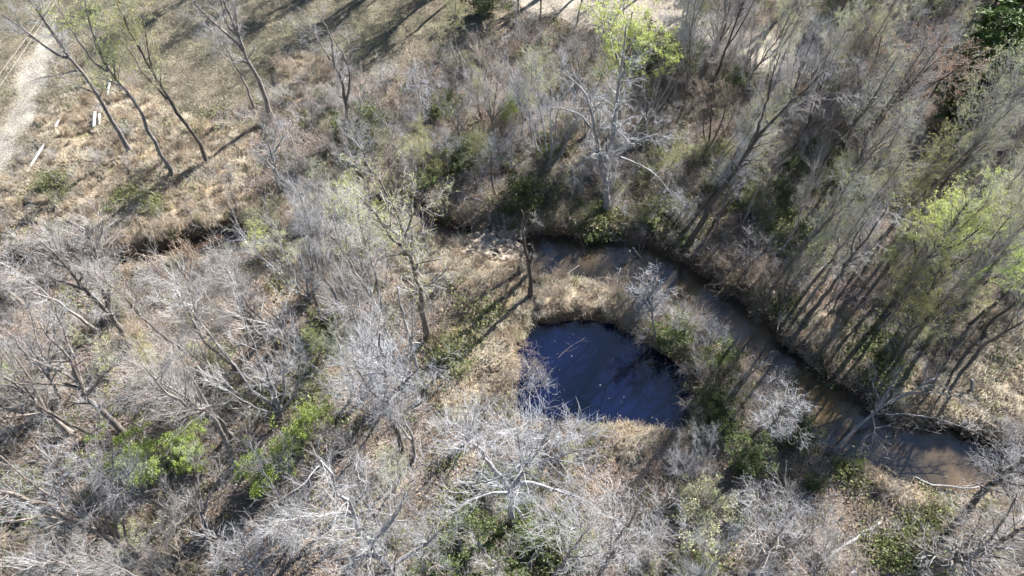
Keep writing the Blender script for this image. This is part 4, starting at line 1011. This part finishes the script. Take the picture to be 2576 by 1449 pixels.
def place(px, py):
    if py < 0: return 'past the top edge'
    if in_px(px, py, SPIT): return 'on the spit by the pond'
    if in_px(px, py, TOPR): return 'beyond the pale road'
    if in_px(px, py, THICK):
        return 'in the %s thicket' % ('left' if px < 1080 else 'middle' if px < 1400 else 'right')
    if in_px(px, py, RIGHTW):
        return 'in the %s %s woods' % ('upper' if py < 400 else 'lower', 'inner right' if px < 2080 else 'far right')
    if in_px(px, py, NEAR):
        return 'along the near edge, ' + ('below the pond' if px < 1800 else 'lower right')
    return 'in the %s %s woods' % ('back' if py < 960 else 'middle' if py < 1220 else 'front', 'far left' if px < 480 else 'left')
buckets = {}
for r in REG:
    if r['kind'] != 'hero': r['o']['group'] = GRP[r['kind']]
    if r['auto']: buckets.setdefault((r['kind'], place(r['px'], r['py'])), []).append(r)
for (k, where), lst in buckets.items():
    lst.sort(key=lambda r: r['px'])
    for i, r in enumerate(lst):
        if len(lst) == 1: r['o']['label'] = '%s %s' % (LOOK[k], where)
        else: r['o']['label'] = '%s %s, %s from the left' % (LOOK[k], where, ORD[i] if i < 30 else 'last')

# ------------------------------------------------------------------ logs, planks, stones, wires
def g_at(px, py):
    b = at(px, py); gz = float(ground_z(b[0], b[1])); return at(px, py, gz)

def log(name, pts, r0, r1, mat, label, cat='log', branches=0, seed=0, lift=None, blen=(.4, 1.2)):
    rng = np.random.default_rng(900 + seed)
    W = [at(*p) if len(p) == 3 else g_at(*p) + np.array([0, 0, r0 * .7]) for p in pts]
    o0 = W[0].copy(); o0[2] = W[0][2]
    P, R = stem(rng, [p - o0 for p in W], r0, r1, 8, .05)
    e = bpy.data.objects.new(name, None); COL.objects.link(e); e.location = o0
    V, F = tubes([(P[None], R[None], 8)])
    # closed near end
    V = np.concatenate([V, P[:1]]); n0 = len(V) - 1
    F = [F[0], np.concatenate([F[1], np.array([[(i + 1) % 8, i, n0] for i in range(8)])])]
    obj('trunk', mesh_from(name, V, F, mat, True), e)
    if branches:
        b1 = spawn(rng, (P[None], R[None]), branches, (.3, 1), (30, 80), blen, K=5, up=.05, jit=.2, rr=.5, rmin=.014)
        b2 = spawn(rng, b1, branches * 4, (.2, 1), (25, 65), (blen[0] * .5, blen[1] * .6), K=4, up=.02, jit=.2, rr=.6, rmin=.009)
        V, F = tubes([(b1[0], b1[1], 4), (b2[0], b2[1], 3)])
        obj('branches', mesh_from(name + '_branches', V, F, mat), e)
    return tagged(e, label, cat)

log('fallen_tree', [(2075, 1405), (2140, 1362), (2215, 1314)], .11, .07, M['dead'], 'pale fallen trunk on brown leaves at the lower right', branches=10, seed=1)
log('fallen_log', [(1478, 1117), (1515, 1112), (1546, 1108)], .07, .05, M['dead_grey'], 'thin pale log on the grass below the pond', branches=3, seed=2)
log('fallen_log', [(1185, 499), (1205, 506), (1220, 512)], .12, .1, M['dead_grey'], 'short grey log in the thicket above the creek', seed=3)
log('leaning_log', [(1563, 668, -1.3), (1574, 650, -.8), (1584, 630, -.1)], .13, .11, M['dead_grey'], 'grey broken log slanting into the creek', seed=4)
log('leaning_log', [(1592, 622, 0), (1602, 636, -.8), (1612, 648, -1.3)], .05, .04, M['dead'], 'thin pale pole beside the slanting log in the creek', seed=5)
log('sunken_log', [(1422, 692, -1.15), (1440, 680, -1.2), (1457, 667, -1.25)], .05, .04, M['dead_grey'], 'thin straight pole at the near edge of the creek pool', seed=6)
log('drift_log', [(2300, 1200, -1.0), (2335, 1218, -.9), (2380, 1222, -1.0), (2440, 1228, -.9), (2470, 1222, -.8)], .10, .05, M['dead_grey'], 'bleached driftwood along the near creek bank', branches=9, seed=7)
log('drift_root', [(2222, 1172, -1.0), (2236, 1182, -.6), (2258, 1198, -.7)], .14, .06, M['bark_dark'], 'dark root mass at the near creek edge on the right', branches=14, seed=8, blen=(.3, .7))
log('drift_root', [(1500, 704, -1.0), (1520, 700, -.6), (1545, 706, -.8)], .18, .08, M['bark_dark'], 'dark root mass at the near edge of the creek pool', branches=18, seed=9, blen=(.3, .8))
log('fallen_log', [(2430, 1008), (2470, 995), (2515, 985)], .12, .09, M['dead_grey'], 'grey log lying in the tan grass at the right, lower one', seed=10)
log('fallen_log', [(2455, 966), (2485, 960), (2515, 955)], .15, .12, M['dead_grey'], 'thick grey log lying in the tan grass at the right, upper one', seed=11)
log('broken_post', [(2443, 1000, 0), (2444, 975, .6), (2446, 955, 1.2)], .12, .1, M['dead_grey'], 'upright broken trunk in the tan grass at the right', cat='stump', seed=12)
log('fallen_limb', [(1060, 660), (1120, 645), (1170, 620), (1200, 590)], .06, .03, M['dead_grey'], 'long thin fallen limb left of the rocks', branches=8, seed=13)
log('fallen_limb', [(560, 440), (620, 470), (690, 500), (740, 560)], .08, .03, M['dead_grey'], 'grey fallen limb tangle beside the tan grass', branches=14, seed=14, blen=(.6, 1.8))
log('fallen_limb', [(600, 400), (660, 430), (720, 470)], .07, .03, M['dead'], 'pale fallen limb tangle behind the upstream creek', branches=14, seed=15, blen=(.6, 1.8))
log('fallen_limb', [(1345, 840), (1390, 826), (1430, 832)], .06, .03, M['dead_grey'], 'dead brush drooping into the far side of the pond', branches=16, seed=16, blen=(.5, 1.3))
log('fallen_tree', [(1890, 470), (1935, 490), (1990, 500)], .10, .06, M['dead_grey'], 'thin fallen trunk in the right woods', branches=4, seed=17)
log('fallen_log', [(645, 1330), (655, 1342), (666, 1350)], .12, .11, M['dead_grey'], 'short log segment among the long shadows, lower left', seed=18)
log('water_twig', [(1545, 735, -1.0), (1552, 705, -.4), (1562, 672, .3)], .035, .012, M['twig_pale'], 'pale branching twig standing in the creek', cat='branch', branches=5, seed=19, blen=(.4, .9))
log('water_twig', [(1400, 905, -.82), (1425, 880, -.75), (1470, 850, -.6)], .025, .01, M['bark_dark'], 'thin dark twig floating on the pond', cat='branch', branches=3, seed=20)
log('fallen_tree', [(215, 258), (228, 278), (240, 300)], .10, .08, M['dead_grey'], 'grey trunk piece behind the leftmost tall tree', seed=21)
log('pile_log', [(222, 300), (245, 292), (262, 286)], .10, .09, M['dead_grey'], 'grey log across the white wood pile', seed=22)

log('pile_log', [(205, 318), (228, 308), (250, 306)], .08, .06, M['dead_grey'], 'dark grey log at the foot of the white wood pile', branches=4, seed=23)
log('pile_log', [(262, 262), (270, 280), (282, 300)], .09, .07, M['dead_grey'], 'grey log right of the leftmost tall tree', branches=5, seed=24)
log('pile_log', [(228, 262), (252, 270), (280, 268)], .06, .04, M['dead'], 'pale broken limb behind the white wood pile', branches=8, seed=25)

def plank(pts, wd, th, label, z=.25, mat='white_paint', name='white_plank', cat='plank', tiltz=0.0):
    a = g_at(*pts[0]) + [0, 0, z]; b = g_at(*pts[1]) + [0, 0, z + tiltz]
    d = b - a; L = float(np.linalg.norm(d)); d /= L
    s = unit(np.cross(d, [0, 0, 1.0])); u = np.cross(s, d)
    c = (a + b) / 2; V = []
    rng = np.random.default_rng(int(pts[0][0]))
    for k in (-.5, -.48, .48, .5):
        e = .96 if abs(k) == .5 else 1.0
        for sx, su in ((-1, -1), (1, -1), (1, 1), (-1, 1)):
            V.append(d * L * k * (1 + rng.normal(0, .004)) + s * sx * wd / 2 * e + u * su * th / 2 * e)
    F = [[0, 1, 2, 3][::-1], [12, 13, 14, 15]]
    for r in range(3):
        for i in range(4): F.append([r * 4 + i, r * 4 + (i + 1) % 4, r * 4 + 4 + (i + 1) % 4, r * 4 + 4 + i])
    o = obj(name, mesh_from(name, np.array(V), [np.array(F)], M[mat])); o.location = c
    return tagged(o, label, cat)

plank([(273, 247), (284, 212)], .26, .10, 'white plank standing up behind the wood pile', tiltz=.3)
plank([(142, 325), (163, 288)], .22, .10, 'white plank in the tan grass near the track, upper of two')
plank([(72, 437), (115, 367)], .24, .10, 'long white plank in the tan grass near the track, lower of two')
plank([(241, 327), (250, 298)], .24, .14, 'white painted block of the wood pile, left', z=.4, tiltz=.4, name='white_block', cat='block')
plank([(254, 320), (259, 300)], .18, .14, 'white painted block of the wood pile, right', z=.35, tiltz=.3, name='white_block', cat='block')
plank([(2118, 1452), (2152, 1442)], .7, .10, 'dark blue flat panel at the bottom edge', mat='panel_blue', name='panel', cat='panel')

def hull_stone(rng):
    import bmesh
    bm = bmesh.new()
    for v in unit(rng.normal(size=(13, 3))) * rng.uniform(.8, 1, (13, 1)) * np.array([.5, .36, .22]): bm.verts.new(v)
    r = bmesh.ops.convex_hull(bm, input=bm.verts)
    me = bpy.data.meshes.new('stone'); bm.to_mesh(me); bm.free(); me.materials.append(M['stone'])
    return me
srng = np.random.default_rng(5)
stones = [hull_stone(srng) for _ in range(9)]
RIP = [(1166, 640), (1185, 610), (1190, 585), (1230, 575), (1262, 590), (1300, 595), (1318, 605), (1320, 640), (1310, 655), (1275, 662), (1250, 650), (1215, 640), (1195, 660)]
got = []
while len(got) < 130:
    px = srng.uniform(1160, 1325); py = srng.uniform(570, 668)
    if not in_px(px, py, RIP): continue
    if any((px - a) ** 2 + ((py - b) * 1.3) ** 2 < 62 for a, b in got):
        if srng.random() > .06: continue
    got.append((px, py))
for i, (px, py) in enumerate(got):
    b = g_at(px, py); o = obj('stone', stones[i % 9])
    s = srng.uniform(.5, 1.05)
    o.location = b + [0, 0, .06 * s]; o.rotation_euler = (srng.normal(0, .25), srng.normal(0, .25), srng.uniform(0, 6.28)); o.scale = (s, s, s)
    tagged(o, 'tan angular stone of the rock bar across the creek', 'stone', 'stones of the rock bar')
for px, py, s, lb in ((1264, 589, 1.35, 'large flat grey boulder on the rock bar, left of a pair'), (1286, 590, 1.7, 'large flat grey boulder on the rock bar, right of a pair'), (1310, 592, 1.3, 'grey boulder under the twisted snag'), (1281, 655, 1.0, 'round pale boulder at the near side of the rock bar')):
    b = g_at(px, py); o = obj('boulder', stones[int(px) % 9]); o.location = b + [0, 0, .2]; o.scale = (s, s, s * .9); o.rotation_euler = (0, 0, px)
    tagged(o, lb, 'boulder', 'boulders of the rock bar')

for i, (a, b, lb) in enumerate((((-250, 480, 6.5), (160, -45, 6.5), 'thin overhead wire crossing the top left corner, upper one'), ((-250, 545, 6.2), (180, -65, 6.2), 'thin overhead wire crossing the top left corner, lower one'))):
    A, B = at(*a), at(*b)
    t = np.linspace(0, 1, 24)[:, None]
    P = A + (B - A) * t; P[:, 2] -= (1 - (2 * t[:, 0] - 1) ** 2) * .5
    V, F = tubes([(P[None] - A, np.full((1, 24), .012), 5)])
    o = obj('overhead_wire', mesh_from('overhead_wire', V, F, M['cable'])); o.location = A
    tagged(o, lb, 'wire', 'overhead wires')

# floating leaves and flecks on the pond
frng = np.random.default_rng(3)
lo, hi = POND.min(0), POND.max(0)
fx = frng.uniform(lo[0], hi[0], 1400); fy = frng.uniform(lo[1], hi[1], 1400)
fd = sdist(fx, fy, POND)
keep = (fd < -.1) & (frng.random(1400) < np.where(fd > -.7, .5, .05) * (.3 + 1.2 * vnoise(fx, fy, 1.2, 51)))
fx, fy = fx[keep], fy[keep]; nf = len(fx)
fc = np.c_[fx, fy, np.full(nf, Z_POND + .006)]; fa = frng.uniform(0, 6.283, nf); fs = frng.uniform(.02, .06, nf)[:, None]
fu = np.c_[np.cos(fa), np.sin(fa), np.zeros(nf)]; fv = np.c_[-np.sin(fa), np.cos(fa), np.zeros(nf)]
tagged(obj('floating_leaves', mesh_from('floating_leaves', np.stack([fc - fu * fs, fc - fv * fs * .7, fc + fu * fs, fc + fv * fs * .7], 1).reshape(-1, 3), [np.arange(4 * nf).reshape(nf, 4)], M['litter'])), 'fallen leaves floating on the pond', None, None, 'stuff')

# ------------------------------------------------------------------ uncountable cover, instanced with geometry nodes
def src_mesh(name, kind, seed, mat):
    rng = np.random.default_rng(seed)
    if kind == 'tussock':
        n = 90; a = rng.uniform(0, 6.283, n); sp = rng.uniform(.08, .42, n); hh = rng.uniform(.10, .36, n)
        b = rng.normal(0, .11, (n, 2)); d = np.stack([np.cos(a), np.sin(a)], 1); p = np.stack([-np.sin(a), np.cos(a)], 1) * .0065
        V = np.stack([np.c_[b - p, np.zeros(n)], np.c_[b + p, np.zeros(n)], np.c_[b + d * sp[:, None] * .45 + p, hh], np.c_[b + d * sp[:, None] * .45 - p, hh], np.c_[b + d * sp[:, None], hh * rng.uniform(.35, .8, n)]], 1).reshape(-1, 3)
        i = np.arange(n)[:, None] * 5
        return mesh_from(name, V, [i + [0, 1, 2, 3], i + [3, 2, 4]], mat)
    if kind == 'grass':
        n = 60; b = rng.uniform(-.45, .45, (n, 2)); a = rng.uniform(0, 6.283, n); hh = rng.uniform(.05, .13, n)
        p = np.stack([-np.sin(a), np.cos(a)], 1) * .012; d = np.stack([np.cos(a), np.sin(a)], 1) * .07
        V = np.stack([np.c_[b - p, np.zeros(n)], np.c_[b + p, np.zeros(n)], np.c_[b + d, hh]], 1).reshape(-1, 3)
        return mesh_from(name, V, [np.arange(3 * n).reshape(n, 3)], mat)
    if kind == 'litter':
        n = 42; c = np.c_[rng.uniform(-.55, .55, (n, 2)), rng.uniform(.015, .07, n)]
        nrm = unit(np.c_[rng.normal(0, .45, (n, 2)), np.ones(n)]); u = unit(np.cross(nrm, rng.normal(size=(n, 3)))); v = np.cross(nrm, u)
        s = rng.uniform(.022, .06, n)[:, None]
        V = np.stack([c - u * s, c - v * s * .7, c + u * s, c + v * s * .7], 1).reshape(-1, 3)
        return mesh_from(name, V, [np.arange(4 * n).reshape(n, 4)], mat)
    if kind == 'leafy':
        n = 70; c = np.c_[rng.normal(0, .28, (n, 2)), rng.uniform(.03, .4, n)]
        a = unit(rng.normal(size=(n, 3))); b = unit(np.cross(a, rng.normal(size=(n, 3)))); s = rng.uniform(.03, .07, n)[:, None]
        V = np.stack([c - a * s, c - b * s * .7, c + a * s, c + b * s * .7], 1).reshape(-1, 3)
        return mesh_from(name, V, [np.arange(4 * n).reshape(n, 4)], mat)
    if kind == 'stalks':
        st = []
        for i in range(16):
            a = rng.uniform(0, 6.28); sp = rng.uniform(.1, .6); hh = rng.uniform(.5, 1.2); q = rng.normal(0, .35, 2)
            st.append(stem(rng, [(q[0], q[1], 0), (q[0] + math.cos(a) * sp * .5, q[1] + math.sin(a) * sp * .5, hh * .6), (q[0] + math.cos(a) * sp, q[1] + math.sin(a) * sp, hh)], .009, .004, 4, .1))
        base = merge([(s[0][None], s[1][None]) for s in st])
        l1 = spawn(rng, base, 70, (.2, 1), (30, 70), (.2, .6), K=3, up=.03, jit=.25, rr=.7, rmin=.005)
        V, F = tubes([(base[0], base[1], 3), (l1[0], l1[1], 3)])
        return mesh_from(name, V, F, mat)
    if kind == 'sticks':
        n = 9; P = np.empty((n, 4, 3)); c = np.c_[rng.uniform(-.8, .8, (n, 2)), rng.uniform(.03, .2, n)]
        a = rng.uniform(0, 6.28, n); L = rng.uniform(.5, 1.8, n)
        for k in range(4):
            P[:, k] = c + np.c_[np.cos(a) * L * (k / 3 - .5), np.sin(a) * L * (k / 3 - .5), rng.normal(0, .03, n) + .05 * k] + rng.normal(0, .03, (n, 3))
        V, F = tubes([(P, np.repeat(rng.uniform(.008, .022, n)[:, None], 4, 1) * np.array([1, .9, .7, .4]), 4)])
        return mesh_from(name, V, F, mat)

def cover(name, srcs, x, y, smin, smax, label, seed=0, tilt=.15):
    """one object of points; each point carries an instance of one of the source meshes"""
    rng = np.random.default_rng(seed); n = len(x)
    me = bpy.data.meshes.new(name)
    me.vertices.add(n); me.vertices.foreach_set('co', np.stack([x, y, ground_z(x, y) - .01], 1).astype(np.float32).ravel())
    for an, ty, data in (('rot', 'FLOAT_VECTOR', np.stack([rng.normal(0, tilt, n), rng.normal(0, tilt, n), rng.uniform(0, 6.283, n)], 1)), ('scl', 'FLOAT', rng.uniform(smin, smax, n)), ('pick', 'INT', rng.integers(0, len(srcs), n))):
        a = me.attributes.new(an, ty, 'POINT')
        a.data.foreach_set('vector' if ty == 'FLOAT_VECTOR' else 'value', np.ascontiguousarray(data, dtype=np.int32 if ty == 'INT' else np.float32).ravel())
    o = obj(name, me)
    g = bpy.data.node_groups.new(name, 'GeometryNodeTree')
    g.interface.new_socket('Geometry', in_out='INPUT', socket_type='NodeSocketGeometry')
    g.interface.new_socket('Geometry', in_out='OUTPUT', socket_type='NodeSocketGeometry')
    gi = g.nodes.new('NodeGroupInput'); go = g.nodes.new('NodeGroupOutput')
    iop = g.nodes.new('GeometryNodeInstanceOnPoints')
    join = g.nodes.new('GeometryNodeJoinGeometry')
    for k, s in enumerate(srcs):
        so = bpy.data.objects.new(name + '_source', s)
        oi = g.nodes.new('GeometryNodeObjectInfo'); oi.inputs['Object'].default_value = so; oi.inputs['As Instance'].default_value = True
        g.links.new(oi.outputs['Geometry'], join.inputs[0])
    def named(an, ty):
        nd = g.nodes.new('GeometryNodeInputNamedAttribute'); nd.data_type = ty; nd.inputs['Name'].default_value = an
        return nd.outputs['Attribute']
    e2r = g.nodes.new('FunctionNodeEulerToRotation')
    g.links.new(named('rot', 'FLOAT_VECTOR'), e2r.inputs[0])
    g.links.new(gi.outputs[0], iop.inputs['Points']); g.links.new(join.outputs[0], iop.inputs['Instance'])
    iop.inputs['Pick Instance'].default_value = True
    g.links.new(named('pick', 'INT'), iop.inputs['Instance Index'])
    g.links.new(e2r.outputs[0], iop.inputs['Rotation']); g.links.new(named('scl', 'FLOAT'), iop.inputs['Scale'])
    g.links.new(iop.outputs[0], go.inputs[0])
    md = o.modifiers.new('cover', 'NODES'); md.node_group = g
    return tagged(o, label, None, None, 'stuff')

crng = np.random.default_rng(77)
NP_ = 90000
cx = crng.uniform(-60, 60, NP_); cy = crng.uniform(4, 70, NP_)
pu, pv = proj(np.stack([cx, cy, np.zeros(NP_)], 1))
vis = (pu > -120) & (pu < 2700) & (pv > -90) & (pv < 1560)
cx, cy = cx[vis], cy[vis]
W = zone_weights(cx, cy)
dry = (W['water'] > .4) | ((W['water'] > .12) & (crng.random(len(cx)) < .5))
bare = (np.clip(W['track'] + W['road'], 0, 1) > .45) | (sdist(cx, cy, poly_at(RIP)) < .1)
u = crng.random(len(cx))
clump = vnoise(cx, cy, 2.2, 31)
def sel(p): return (u < p) & dry & ~bare
wood = (1 - W['meadow']) * (1 - W['straw'])

k = sel(W['straw'] * (.3 + .65 * (clump > .47))); cover('dry_grass', [src_mesh('tussock_blades', 'tussock', 500 + i, M['straw'] if i < 3 else M['straw_brown']) for i in range(5)], cx[k], cy[k], .7, 1.9, 'tan dry grass tussocks by the water and at the upper left', 1)
u = crng.random(len(cx)); k = sel(W['meadow'] * .75); cover('meadow_grass', [src_mesh('grass_blades', 'grass', 510 + i, M['grass']) for i in range(3)], cx[k], cy[k], .8, 1.5, 'short grey-green meadow grass', 2)
u = crng.random(len(cx)); k = sel(wood * np.clip(.15 + 1.1 * vnoise(cx, cy, 3.0, 35) * vnoise(cx, cy, .9, 36) * 2, 0, .9)); cover('leaf_litter', [src_mesh('litter_leaves', 'litter', 520 + i, M['litter']) for i in range(4)], cx[k], cy[k], .8, 1.5, 'brown fallen leaves on the woodland floor', 3, .05)
u = crng.random(len(cx)); k = sel((wood * .09 + W['straw'] * .02) * (.3 + 1.4 * vnoise(cx, cy, 3.5, 33))); cover('undergrowth', [src_mesh('undergrowth_stalks', 'stalks', 530 + i, M['twig_brown'] if i % 2 else M['twig']) for i in range(4)], cx[k], cy[k], .6, 1.5, 'tangled bare undergrowth stalks', 4)
u = crng.random(len(cx)); k = sel(W['green'] * .5 + wood * .03 + W['straw'] * .05 * (clump > .6)); cover('green_undergrowth', [src_mesh('undergrowth_leaves', 'leafy', 540 + i, M['leaf_under'] if i else M['leaf_green']) for i in range(4)], cx[k], cy[k], .8, 2.0, 'green leafy ground cover', 5)
u = crng.random(len(cx)); k = sel(wood * .05); cover('fallen_sticks', [src_mesh('stick_litter', 'sticks', 550 + i, M['dead_grey'] if i else M['dead']) for i in range(3)], cx[k], cy[k], .7, 1.4, 'fallen sticks on the woodland floor', 6, .05)
mx = crng.uniform(-32, 40, 60000); my = crng.uniform(6, 42, 60000)
md_ = sdist(mx, my, POND); cd_ = np.minimum(sdist(mx, my, CREEK), sdist(mx, my, CREEK2))
pat = vnoise(mx, my, 1.4, 61)
k = ((md_ > -.1) & (md_ < .6) & (pat > .45) & (crng.random(60000) < .6)) | ((cd_ > -.1) & (cd_ < .9) & (pat > .5) & (crng.random(60000) < .5))
k &= sdist(mx, my, poly_at(RIP)) > .2
cover('bank_grass', [src_mesh('bank_blades', 'tussock', 560 + i, M['straw_brown'] if i < 2 else M['leaf_under'] if i == 2 else M['straw']) for i in range(4)] + [src_mesh('bank_stalks', 'stalks', 570, M['twig_brown'])], mx[k], my[k], .9, 2.0, 'ragged grass and stalks fringing pond and creek', 7, .35)
bpy.context.view_layer.update()
